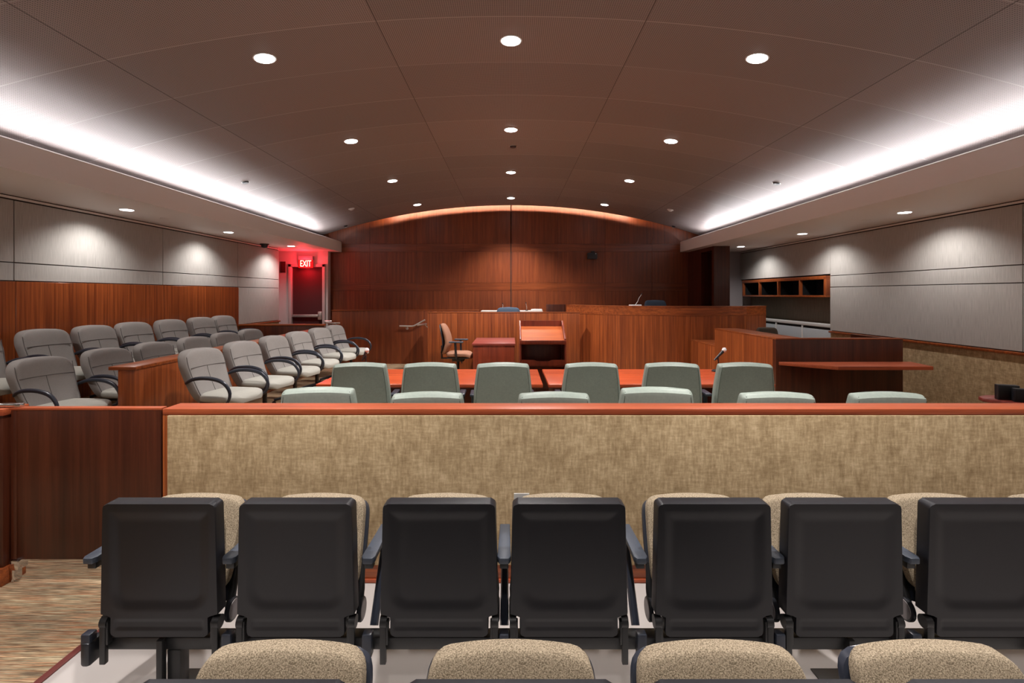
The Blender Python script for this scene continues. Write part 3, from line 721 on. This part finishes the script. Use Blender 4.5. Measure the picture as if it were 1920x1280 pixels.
# juror chair, faces local +y
def juror_chair():
    t = thing('juror_chair', '', 'chair')
    def back(x, z, th):
        k = (z+0.27)/0.54
        w_ = 0.86+0.15*min(1, max(0, k)/0.7)
        y = -0.165-0.20*k+0.45*x*x+0.03*math.sin(k*PI)*-1+th
        cz = -0.35*x*x if k > 0.6 else 0
        return (x*w_, y, 0.655+z+cz*(k-0.6)/0.4)
    MB().cushion(0.54, 0.56, 0.15, back, 5.0, 5.0, 24, 26).build('backrest', 'grey_cloth_shaded', t)
    st = MB()
    zs = 0.10
    st.tube([Vector(back(x, zs, 0.075))+Vector((0, 0.0, 0)) for x in [-0.24+0.48*i/14 for i in range(15)]], 0.0035, 6)
    st.tube([Vector(back(0, z, 0.075)) for z in [zs-0.30*i/10 for i in range(11)]], 0.003, 6)
    for s in (-1, 1): st.tube([Vector(back(s*0.250, z, 0.060)) for z in [0.23-0.44*i/12 for i in range(13)]], 0.003, 6)
    st.build('stitching', 'stitch', t)
    def seat(x, z, th):
        d = z+0.25
        drop = -0.035*max(0, (d-0.38)/0.12)**2
        return (x*(1-0.06*max(0, (0.2-d)/0.2)), z+0.045, 0.452+th+drop-0.06*x*x)
    MB().cushion(0.53, 0.50, 0.10, seat, 3.6, 3.5, 20, 20).build('seat', 'seat_cloth_lit', t)
    MB().box(-0.2, 0.2, -0.17, 0.17, 0.375, 0.402, 0.01).build('seat_plate', 'black_metal', t)
    for s in (-1, 1):
        pts = []
        for i in range(23):
            a = i/22
            ctrl = [(-0.275, 0.600), (-0.14, 0.655), (0.04, 0.665), (0.19, 0.625), (0.262, 0.53), (0.235, 0.43), (0.15, 0.392)]
            # catmull-rom
            f = a*(len(ctrl)-1); j = min(int(f), len(ctrl)-2); u = f-j
            P = [ctrl[max(j-1, 0)], ctrl[j], ctrl[j+1], ctrl[min(j+2, len(ctrl)-1)]]
            q = [0.5*((2*P[1][d])+(-P[0][d]+P[2][d])*u+(2*P[0][d]-5*P[1][d]+4*P[2][d]-P[3][d])*u*u+(-P[0][d]+3*P[1][d]-3*P[2][d]+P[3][d])*u**3) for d in (0, 1)]
            xx = s*(0.292 if 0.1 < a < 0.9 else (0.285-0.03*(abs(a-0.5)-0.4)/0.1))
            pts.append((xx, q[0], q[1]))
        rad = [0.014+0.007*math.sin(min(1, i/22*1.25)*PI) for i in range(23)]
        MB().tube(pts, rad, 10, 0.8, Vector((1, 0, 0))).build('armrest', 'arm_plastic', t)
        MB().tube([(s*0.26, 0.155, 0.392), (s*0.18, 0.14, 0.385)], 0.012, 8).build('arm_bolt', 'black_metal', t)
    star_base(t, 0.375, r=0.265)
    return t
j0 = juror_chair()
def chair_row(src, pos, rz, labels, group, first):
    for i, (p, r_, lb) in enumerate(zip(pos, rz, labels)):
        o = src if (first and i == 0) else dup(src)
        o.location = p; o.rotation_euler = (0, 0, r_); o['label'] = lb; o['group'] = group
        if 'middle row' in lb: o.scale = (1, 1, 0.968)
ordw = ['nearest the public gate', 'second from the public gate', 'third from the public gate', 'fourth from the public gate', 'fifth from the public gate', 'farthest from the public gate']
rot = lambda deg: math.radians(-90-deg)
# X of the backrest is ~0.25 m behind the base centre
rowA = []
for k, px in enumerate((366, 443, 506, 552, 592, 623)):
    Y = F*3.37/(VX-px); rowA.append((-3.37+0.36, Y-0.02, 0.14))
chair_row(j0, rowA, [rot(10+2*math.sin(k*2.1)) for k in range(6)], ['grey juror armchair in front of the wooden jury rail, '+w_ for w_ in ordw], 'juror chairs in front of the jury rail', True)
rowB = []
for k, px in enumerate((60, 188, 280, 356, 417, 466)):
    Y = F*4.60/(VX-px); rowB.append((-4.60+0.36-(0.024 if k > 3 else 0), Y-0.02, 0.14))
chair_row(j0, rowB, [rot(9+2*math.sin(k*1.7+1)) for k in range(6)], ['grey juror armchair in the middle row behind the jury rail, '+w_ for w_ in ordw], 'juror chairs in the middle row', False)
rowC = [(-5.30+0.36, 4.78, 0.33)]
for k, px in enumerate((70, 168, 250, 318, 376, 419)):
    Y = F*5.30/(VX-px); rowC.append((-5.30+0.36-(0.058 if k > 1 else 0), Y-0.02, 0.33))
chair_row(j0, rowC, [rot(8+2*math.sin(k*1.3+2)) for k in range(7)], ['grey juror armchair by the wood wainscot, arm only in view at the frame edge']+['grey juror armchair in the raised row against the wood wainscot, '+w_ for w_ in ordw], 'juror chairs in the raised back row', False)

# jury rails
t = thing('jury_rail', 'wooden jury rail with flat cap between the two front rows of juror chairs', 'rail', (0, 0, 0))
MB().prism([(-3.81, 4.86), (-3.64, 4.86), (-3.79, 9.97), (-3.96, 9.97)], 0.141, 0.915, 0.002).build('panel', 'mahogany', t)
MB().prism([(-3.90, 4.855), (-3.635, 4.855), (-3.785, 10.0), (-4.05, 10.0)], 0.916, 0.95, 0.003).build('cap', 'mahogany_cross', t)
t = thing('jury_end_rail', 'taller wooden rail closing the far end of the jury box by the exit door', 'rail', (0, 0, 0))
MB().box(XL+0.03, -3.80, 10.14, 10.22, 0.0, 1.02, 0.002).build('panel', 'mahogany_dark', t)
MB().box(XL+0.03, -3.78, 10.13, 10.25, 1.0205, 1.05, 0.003).build('cap', 'mahogany_cross', t)

# ------------------------------------------------------------------ counsel tables
def counsel_table(x0, x1, label):
    t = thing('counsel_table', label, 'table', ((x0+x1)/2, 5.48, 0), 0, 'long red wood counsel tables')
    hw = (x1-x0)/2
    MB().box(-hw, hw, -0.5, 0.5, 0.722, 0.76, 0.008, 3).build('tabletop', 'table_top', t)
    for s in (-1, 1):
        MB().box(s*(hw-0.10)-0.03, s*(hw-0.10)+0.03, -0.38, 0.38, 0.0, 0.7215, 0.004).build('end_panel', 'red_wood', t)
    MB().box(-hw+0.14, hw-0.14, 0.10, 0.13, 0.25, 0.7215, 0.003).build('modesty_panel', 'red_wood', t)
    return t
counsel_table(-1.94, 0.318, 'long red-topped counsel table nearer the jury chairs')
counsel_table(0.372, 2.63, 'long red-topped counsel table nearer the clerk station')

# green task chair: faces +y, back to the viewer
def green_chair():
    t = thing('green_chair', '', 'chair')
    def back(x, z, th):
        k = (z+0.25)/0.50
        w_ = 0.93+0.15*math.sin(min(1, max(0, 1-k))*PI*0.6)-0.05*max(0, 0.15-k)
        y = -0.24-0.055*k+0.20*x*x*1.0+th*(1.0)
        if th <= 0:     # wide chamfer round the rear edge
            y += 0.034*max(0, 1-(0.25-z)/0.027)+0.022*max(0, 1-(0.2525-abs(x))/0.022)
        cz = -0.28*x*x if k > 0.5 else 0
        return (x*w_, y, 0.78+z+cz*(k-0.5)/0.5)
    MB().cushion(0.505, 0.50, 0.10, back, 30, 16, 30, 34).build('backrest', 'green_vinyl', t, ang=32)
    st = MB()
    st.tube([Vector(back(x, -0.115-0.02*math.cos(x/0.24*PI/2), -0.05)) for x in [-0.235+0.47*i/16 for i in range(17)]], 0.003, 6)
    for s in (-1, 1): st.tube([Vector(back(s*0.229, z, -0.050)) for z in [0.235-0.46*i/14 for i in range(15)]], 0.0025, 6)
    st.build('stitching', 'green_stitch', t)
    def seat(x, z, th): return (x, z+0.03, 0.475+th-0.04*max(0, (z-0.12)/0.14)**2)
    MB().cushion(0.50, 0.50, 0.09, seat, 5, 4.5, 16, 16).build('seat', 'green_vinyl', t)
    MB().box(-0.03, 0.03, -0.285, -0.05, 0.385, 0.42, 0.008).box(-0.035, 0.035, -0.30, -0.275, 0.385, 0.62, 0.006).build('back_bar', 'black_metal', t)
    for s in (-1, 1):
        MB().box(s*0.278-0.03, s*0.278+0.03, -0.16, 0.085, 0.69, 0.716, 0.010, 3).build('arm_pad', 'arm_plastic', t)
        MB().tube([(s*0.278, -0.03, 0.69), (s*0.276, -0.03, 0.46), (s*0.26, 0, 0.41), (s*0.12, 0, 0.402)], [0.022, 0.022, 0.018, 0.015], 8).build('arm_support', 'black_plastic', t)
    MB().box(-0.12, 0.12, -0.12, 0.12, 0.39, 0.425, 0.01).build('tilt_mechanism', 'black_metal', t)
    star_base(t, 0.39, r=0.27)
    return t
g0 = green_chair()
o6 = ['first', 'second', 'third', 'fourth', 'fifth', 'sixth']
r1 = [(-1.397, 0.0), (-0.745, 0.0), (-0.083, 0.01), (0.735, 0.0), (1.50, -0.02), (2.16, -0.01)]
for i, (x, a) in enumerate(r1):
    o = g0 if i == 0 else dup(g0)
    o.location = (x, 4.60+0.26, 0.0+(0.01 if i == 2 else 0.0)); o.location.z = 0; o.rotation_euler = (0, 0, [0.06, 0.03, 0.04, 0, -0.10, -0.08][i])
    o['label'] = 'sage green vinyl chair tucked at the counsel tables, %s from the jury side' % o6[i]; o['group'] = 'green chairs at the counsel tables'
r2 = [-1.348, -0.576, 0.29, 1.02, 1.81, 2.547]
tops = [731, 742, 741, 731, 743, 743]
for i, x in enumerate(r2):
    o = dup(g0); o.location = (x, 3.40+0.24, 0.0); o.rotation_euler = (0, 0, [0.10, 0.05, 0.0, -0.08, -0.06, -0.03][i])
    o['label'] = 'sage green chair showing only its top behind the partition, %s from the jury side' % o6[i]; o['group'] = 'green chairs behind the partition'
    o.location.y = 3.66 if tops[i] > 735 else 3.72
    o.scale = (1, 1, 0.965 if tops[i] > 735 else 0.985)

# microphones on the tables
def table_mic(x, y, z, headpx, label, lean):
    t = thing('table_microphone', label, 'microphone', (x, y, z), 0, 'table microphones')
    MB().lathe([(0.075, 0), (0.075, 0.012), (0.06, 0.018)], 24).build('base', 'black_metal', t)
    MB().tube([(0, 0, 0.018), (0.0, 0, 0.12), (-0.01, 0, 0.16), (0.0, 0, 0.185)], [0.006, 0.006, 0.012, 0.01], 8).build('stand', 'black_metal', t)
    a = Vector((-0.045, 0, 0.13)); b = Vector((lean, 0, 0.235))
    MB().tube([a, a.lerp(b, 0.5), b], [0.010, 0.014, 0.019], 12).build('mic_body', 'black_plastic', t)
    d = (b-a).normalized(); c = b+d*0.018
    hd = MB(); hd.lathe([(0.001, -0.028), (0.018, -0.023), (0.028, 0), (0.018, 0.023), (0.001, 0.028)], 20, c=(c.x, c.y, c.z)); hd.build('mic_head', 'white_plastic', t)
table_mic(2.40, 5.80, 0.7605, None, 'silver-headed microphone on a black stand, on the counsel table nearer the clerk station', 0.055)
table_mic(-1.66, 5.75, 0.7605, None, 'silver-headed microphone on a black stand, on the counsel table nearer the jury', -0.0)

# ------------------------------------------------------------------ lectern
LY = 6.8
t = thing('lectern', 'open-backed wooden lectern with slanted orange reading board and raised sides', 'lectern', (0.435, LY, 0))
W2 = 0.305
for s in (-1, 1):
    mb = MB(); mb.yz_prism([(0.0, 0.0), (0.46, 0.0), (0.46, 1.27), (0.40, 1.28), (0.0, 1.05)], s*W2-0.011, s*W2+0.011, 0.003); mb.build('side_panel', 'red_wood', t)
MB().box(-W2+0.012, W2-0.012, 0.44, 0.46, 0.0, 1.275, 0.002).build('front_panel', 'red_wood', t)
MB().yz_prism([(0.0, 0.985), (0.438, 1.17), (0.438, 1.192), (0.0, 1.007)], -W2+0.012, W2-0.012, 0.003).build('reading_board', 'cherry', t)
MB().box(-W2-0.011, W2+0.011, -0.022, -0.001, 0.975, 1.03, 0.004).build('book_stop', 'red_wood', t)
MB().box(-W2+0.012, W2-0.012, 0.015, 0.43, 0.67, 0.69, 0.003).build('shelf', 'red_wood', t)
mb = MB(); mb.xz_prism([(-W2+0.012, 0.69), (W2-0.012, 0.69), (W2-0.012, 0.765), (0.12, 0.765), (0.08, 0.745), (-0.08, 0.745), (-0.12, 0.765), (-W2+0.012, 0.765)], -0.0, 0.014); mb.build('shelf_lip', 'red_wood', t)
MB().box(-W2+0.012, W2-0.012, 0.01, 0.43, 0.06, 0.10, 0.003).build('bottom_board', 'red_wood', t)

# witness table block
t = thing('side_table', 'plain red wood side table with solid front standing before the long bench', 'table', (-0.315, 9.12, 0))
MB().box(-0.395, 0.395, 0.0, 1.25, 0.722, 0.76, 0.006).build('tabletop', 'red_top', t)
MB().box(-0.375, 0.375, 0.03, 0.06, 0.0, 0.7215, 0.003).build('front_panel', 'red_wood', t)
for s in (-1, 1): MB().box(s*0.365-0.015, s*0.365+0.015, 0.061, 1.2, 0.0, 0.7215, 0.003).build('side_panel', 'red_wood', t)

# tan chair, faces +x
t = thing('tan_task_chair', 'tan fabric task chair with black arms standing sideways before the bench', 'chair', (-1.03, 9.75, 0), math.radians(-90-4))
def tb_(x, z, th):
    k = (z+0.30)/0.60
    return (x*(1-0.25*k*k), -0.235-0.10*abs(k-0.35)*1.0+0.05*math.sin(k*PI)+0.25*x*x+th, 0.79+z)
MB().cushion(0.47, 0.60, 0.10, tb_, 3.2, 3.0, 18, 22).build('backrest', 'tan_chair_cloth', t)
def tbs(x, z, th):
    a = tb_(x, z, 0); return (a[0]*1.0, a[1]-0.05-0.03*math.cos(z/0.3*PI/2)+th*0.8, a[2])
MB().cushion(0.46, 0.57, 0.045, tbs, 3.2, 3.0, 16, 18).build('back_shell', 'black_plastic', t)
def ts(x, z, th): return (x, z+0.04, 0.50+th-0.05*max(0, (z-0.12)/0.12)**2)
MB().cushion(0.50, 0.50, 0.10, ts, 4, 3.5, 16, 16).build('seat', 'tan_chair_cloth', t)
MB().box(-0.21, 0.21, -0.18, 0.24, 0.425, 0.452, 0.01).build('seat_pan', 'black_plastic', t)
MB().box(-0.035, 0.035, -0.31, -0.1, 0.40, 0.425, 0.008).box(-0.035, 0.035, -0.33, -0.305, 0.40, 0.66, 0.006).build('back_bar', 'black_metal', t)
for s in (-1, 1):
    MB().box(s*0.29-0.04, s*0.29+0.04, -0.12, 0.15, 0.735, 0.765, 0.012, 3).build('arm_pad', 'arm_pad', t)
    MB().tube([(s*0.29, 0.0, 0.735), (s*0.29, 0.01, 0.52), (s*0.27, 0.02, 0.44), (s*0.1, 0.02, 0.415)], [0.024, 0.022, 0.02, 0.016], 8).build('arm_support', 'black_plastic', t)
MB().box(-0.10, 0.10, -0.10, 0.12, 0.36, 0.4245, 0.01).tube([(0.1, 0.08, 0.38), (0.24, 0.12, 0.35)], 0.008, 8).build('tilt_mechanism', 'black_metal', t)
star_base(t, 0.36)

# ------------------------------------------------------------------ benches
t = thing('low_bench_wall', 'long shaded wooden half wall with thin cap below the far wood wall', 'half wall', (0, 0, 0))
MB().box(-4.26, -0.775, 11.93, 12.02, 0, 1.262, 0.002).build('panel', 'mahogany_shaded', t)  # darker wood copy stands in for the shade on the half wall
MB().box(-4.27, -0.765, 11.92, 12.10, 1.263, 1.28, 0.002).build('cap', 'mahogany_cross', t)
t = thing('clerk_bench', 'broad orange-brown wooden bench front in the middle behind the lectern', 'bench', (0, 0, 0))
MB().box(-1.752, 1.45, 10.55, 10.61, 0.0, 1.262, 0.002).build('front_panel', 'mahogany', t)
MB().box(-1.755, 1.45, 10.545, 10.68, 1.2625, 1.28, 0.002).build('cap', 'mahogany_cross', t)
MB().box(-1.752, -1.69, 10.611, 11.44, 0, 1.262, 0.002).build('side_panel', 'mahogany', t)
t = thing('court_counter', 'pale-topped counter glimpsed behind the middle bench front', 'counter', (0, 0, 0.33))
MB().box(-0.70, 0.74, 11.62, 12.15, 0.90, 0.94, 0.003).build('worktop', 'counter_white', t)
MB().box(-0.68, 0.72, 12.0, 12.03, 0.0, 0.8995, 0.003).build('back_panel', 'mahogany', t)
for x in (-0.66, 0.70): MB().box(x-0.02, x+0.02, 11.66, 11.995, 0.0, 0.8995, 0.003).build('side_panel', 'mahogany', t)

# judge bench, curved
def smooth_path(pts, n=8):
    out = []
    for j in range(len(pts)-1):
        P = [pts[max(j-1, 0)], pts[j], pts[j+1], pts[min(j+2, len(pts)-1)]]
        for i in range(n):
            u = i/n
            out.append(tuple(0.5*((2*P[1][d])+(-P[0][d]+P[2][d])*u+(2*P[0][d]-5*P[1][d]+4*P[2][d]-P[3][d])*u*u+(-P[0][d]+3*P[1][d]-3*P[2][d]+P[3][d])*u**3) for d in (0, 1)))
    out.append(pts[-1]); return out
path = smooth_path([(1.26, 11.38), (1.62, 10.88), (2.25, 10.30), (3.10, 9.98), (3.95, 9.93), (4.72, 10.04)])
def wallpath(mb, path, t0, t1, z0, z1):
    A, B = [], []
    for i, p in enumerate(path):
        q0 = Vector(path[max(i-1, 0)]); q1 = Vector(path[min(i+1, len(path)-1)])
        d = (q1-q0).normalized(); nrm = Vector((-d.y, d.x))
        A.append(Vector(p)+nrm*t0); B.append(Vector(p)+nrm*t1)
    v = [[mb.bm.verts.new((q.x, q.y, z)) for q in L_] for L_ in (A, B) for z in (z0, z1)]
    a0, a1, b0, b1 = v
    for i in range(len(path)-1):
        mb.bm.faces.new((a0[i], a0[i+1], a1[i+1], a1[i])); mb.bm.faces.new((b0[i], b1[i], b1[i+1], b0[i+1]))
        mb.bm.faces.new((a1[i], a1[i+1], b1[i+1], b1[i])); mb.bm.faces.new((a0[i], b0[i], b0[i+1], a0[i+1]))
    mb.bm.faces.new((a0[0], a1[0], b1[0], b0[0])); mb.bm.faces.new((a0[-1], b0[-1], b1[-1], a1[-1])); return mb
t = thing('judge_bench', 'tall curved wooden judge bench with horizontal top band', 'bench', (0, 0, 0))
wallpath(MB(), path, 0.0, 0.06, 0.0, 1.228).build('curved_front', 'mahogany', t, ang=30)
wallpath(MB(), path, -0.004, 0.06, 1.23, 1.400).build('top_band', 'mahogany_cross', t, ang=30)
wallpath(MB(), path, -0.008, 0.24, 1.4005, 1.418).build('cap', 'mahogany_cross', t, ang=30)
MB().prism([(4.725, 10.045), (5.24, 10.30), (5.21, 10.36), (4.70, 10.105)], 0, 1.228).build('end_panel', 'mahogany', t)
MB().prism([(4.725, 10.042), (5.24, 10.297), (5.21, 10.36), (4.70, 10.105)], 1.23, 1.40).build('end_band', 'mahogany_cross', t)
MB().prism([(4.722, 10.035), (5.25, 10.295), (5.15, 10.46), (4.66, 10.20)], 1.4005, 1.418).build('end_cap', 'mahogany_cross', t)
MB().box(0.81, 1.25, 11.455, 11.50, 0.331, 1.425, 0.002).build('return_panel', 'mahogany_dark', t)
MB().box(2.0, 4.4, 10.5, 11.1, 1.13, 1.17, 0.004).build('desk_top', 'red_top', t)
MB().box(2.0, 2.04, 10.55, 11.1, 0.0, 1.129).box(4.36, 4.4, 10.55, 11.1, 0.0, 1.129).build('desk_side', 'mahogany_dark', t)

# clerk station
t = thing('clerk_station', 'angular dark wooden clerk station with stepped side and projecting ledge', 'desk', (0, 0, 0))
CX = 3.515; CR = 5.20
MB().box(CX+0.0, CX+0.38, 6.732, 8.65, 0, 1.052, 0.002).build('side_cabinet', 'mahogany', t)
MB().box(CX, CR, 6.65, 6.73, 0, 1.052, 0.002).build('front_panel', 'mahogany_dark', t)
MB().box(CX-0.003, CX+0.385, 6.74, 8.653, 1.0525, 1.07, 0.002).box(CX-0.003, CR+0.003, 6.647, 6.7395, 1.0525, 1.07, 0.002).build('cap', 'mahogany_cross', t)
MB().box(CX, CX+0.5, 8.655, 9.78, 0, 0.752, 0.002).build('low_cabinet', 'mahogany', t)
MB().box(CX-0.003, CX+0.503, 8.655, 9.783, 0.7525, 0.768, 0.002).build('low_cabinet_top', 'mahogany_cross', t)
MB().prism([(3.55, 6.646), (4.05, 6.205), (5.23, 6.205), (5.30, 6.646)], 0.715, 0.76, 0.002).build('ledge', 'rail_top', t)
# thin vertical return at the right end of the front
MB().box(CR-0.05, CR, 6.732, 7.6, 0, 1.052, 0.002).build('end_panel', 'mahogany_dark', t)

# handrails
def handrail(label, pts, post, name='handrail'):
    t = thing(name, label, 'handrail', (0, 0, 0))
    MB().tube(pts, 0.019, 12).build('rail', 'steel', t)
    for a, b in post: MB().tube([a, ((a[0]+b[0])/2, b[1], a[2]-0.06), (b[0], b[1], b[2])], 0.010, 8).lathe([(0.03, 0), (0.03, 0.012)], 16, mat=Matrix.Translation(b) @ Matrix.Rotation(-PI/2 if b[1] < a[1] else PI/2, 4, 'X')).build('bracket', 'steel', t)
    return t
Y1 = 11.83
q = [at(749, 611, Y1), at(772, 611.5, Y1), at(776, 611, Y1), at(797, 599.5, Y1)]
handrail('steel handrail bending upward on the shaded half wall beside the middle bench', q, [((at(762, 611, Y1).x, Y1, at(762, 611, Y1).z), (at(762, 616, Y1).x, 11.928, at(762, 616, Y1).z))])
Y2 = 11.2
q = [at(783, 609.5, 11.2), at(795, 608, 11.1), at(799, 607, 10.95)]
handrail('short steel handrail end at the corner of the middle bench', q, [((at(796, 608, 11.1).x, 11.1, at(796, 608, 11.1).z), (-1.783, 11.1, at(796, 612, 11.1).z))])
q = [at(611, 604, 11.6), at(624, 606, 11.6), at(637, 605.5, 11.75)]
handrail('steel handrail at the outer end of the half wall by the exit door', q, [((at(627, 606, 11.75).x, 11.75, at(627, 606, 11.75).z), (at(629, 611, 11.8).x, 11.928, at(629, 612, 11.8).z))])
q = [at(609, 602, 12.2), at(622, 602, 12.2)]
t = handrail('second short steel rail end behind the half wall by the exit door', q, [])
MB().tube([(q[0].x, 12.2, q[0].z), (q[0].x-0.0, 12.2, 0.02)], 0.016, 10).build('rail_post', 'steel', t)

# chairs behind benches
def exec_chair(name, label, mat, loc, rz, w=0.54):
    t = thing(name, label, 'chair', loc, rz)
    def bk(x, z, th):
        k = (z+0.35)/0.7
        return (x*(1-0.08*k), -0.22-0.08*k+0.3*x*x+th, 0.83+z-0.15*x*x*(k > 0.6))
    MB().cushion(w, 0.70, 0.11, bk, 7, 4.5, 18, 20).build('backrest', mat, t)
    MB().cushion(0.52, 0.50, 0.10, lambda x, z, th: (x, z+0.05, 0.49+th), 5, 4, 14, 14).build('seat', mat, t)
    MB().box(-0.03, 0.03, -0.30, 0, 0.40, 0.435, 0.008).build('back_bar', 'black_metal', t)
    star_base(t, 0.40)
    return t
exec_chair('blue_office_chair', 'slate blue office chair top seen over the middle bench', 'blue_cloth', (-0.055, 11.08, 0.0), 0, 0.56).scale = (1, 1, 1.17)
exec_chair('judge_chair', 'dark blue high-backed judge chair behind the curved bench', 'blue_cloth', (3.46, 11.75, 0.33), PI, 0.56).scale = (1, 1, 1.01)
exec_chair('brown_office_chair', 'brown office chair top seen above the clerk station', 'brown_cloth', (4.33, 8.2, 0.0), PI, 0.38).scale = (1, 1, 0.93)

# gooseneck mics
def goose(label, base, pts, wide=0.10, mat='white_plastic'):
    t = thing('gooseneck_microphone', label, 'microphone', base)
    MB().box(-wide, wide, -0.06, 0.06, 0, 0.022, 0.005).build('base', mat, t)
    MB().tube([(0, 0, 0.02)]+pts, 0.006, 8).build('gooseneck', 'steel', t)
    e = pts[-1]; MB().tube([e, (e[0]+0.01, e[1], e[2]+0.03)], 0.010, 8).build('capsule', 'black_plastic', t)
goose('gooseneck microphone on a white base standing on the curved judge bench', (2.56, 10.33, 1.4185), [(0.05, 0, 0.08), (0.08, 0, 0.16), (0.13, 0, 0.23)], 0.12)
goose('thin gooseneck microphone on the counter just beside the blue chair', (-0.20, 11.9, 1.2705), [(0, 0, 0.06), (0.01, 0, 0.12), (0.0, 0, 0.15)], 0.03, 'black_plastic')
goose('thin gooseneck microphone on the counter between blue chair and white case', (0.37, 11.8, 1.2705), [(0, 0, 0.08), (-0.01, 0, 0.14), (-0.02, 0, 0.17)], 0.03, 'black_plastic')
t = thing('keyboard', 'white keyboard lying at the end of the counter', 'keyboard', (0.60, 11.70, 1.2705))
MB().box(-0.13, 0.13, -0.06, 0.08, 0, 0.035, 0.006).build('case', 'paper', t)
MB().box(-0.12, 0.12, -0.05, 0.07, 0.0352, 0.042, 0.003).build('keys', 'white_plastic', t)

# round table and black units at the near shelf side
t = thing('round_end_table', 'dark red table with rounded end just behind the partition, cut by the frame', 'table', (4.62, 4.05, 0))
pts = [(-0.48+0.14*math.cos(a)-0.0, -0.1+0.25*math.sin(a)+0.0) for a in [PI/2+PI*i/10 for i in range(11)]]
mb = MB(); mb.prism([(0.9, 0.40), (-0.42, 0.40), (-0.52, 0.35), (-0.56, 0.27), (-0.52, 0.18), (-0.35, -0.15), (0.9, -0.15)], 0.725, 0.76, 0.010); mb.build('tabletop', 'red_top', t)
MB().box(-0.2, 0.8, 0.05, 0.25, 0, 0.7245, 0.004).build('pedestal', 'red_wood', t)
def unit(px0, px1, y, ztop, label, rz):
    a = at(px0, 0, y); b = at(px1, 0, y+0.0); w_ = b.x-a.x
    t = thing('black_monitor_box', label, 'box', ((a.x+b.x)/2, y, 0.7605), rz, 'black units on the end table')
    MB().box(-w_/2, w_/2, 0, 0.06, 0, ztop, 0.004).build('casing', 'black_plastic', t)
    MB().box(-w_/2+0.008, w_/2-0.008, -0.002, -0.0001, 0.008, ztop-0.008, 0.0005).build('face_plate', 'interior_black', t)
unit(1876, 1908, 4.22, 0.125, 'black box on the dark red end table, farther from the frame edge', -0.35)
unit(1911, 1965, 4.10, 0.11, 'black box on the dark red end table, cut by the frame edge', -0.5)
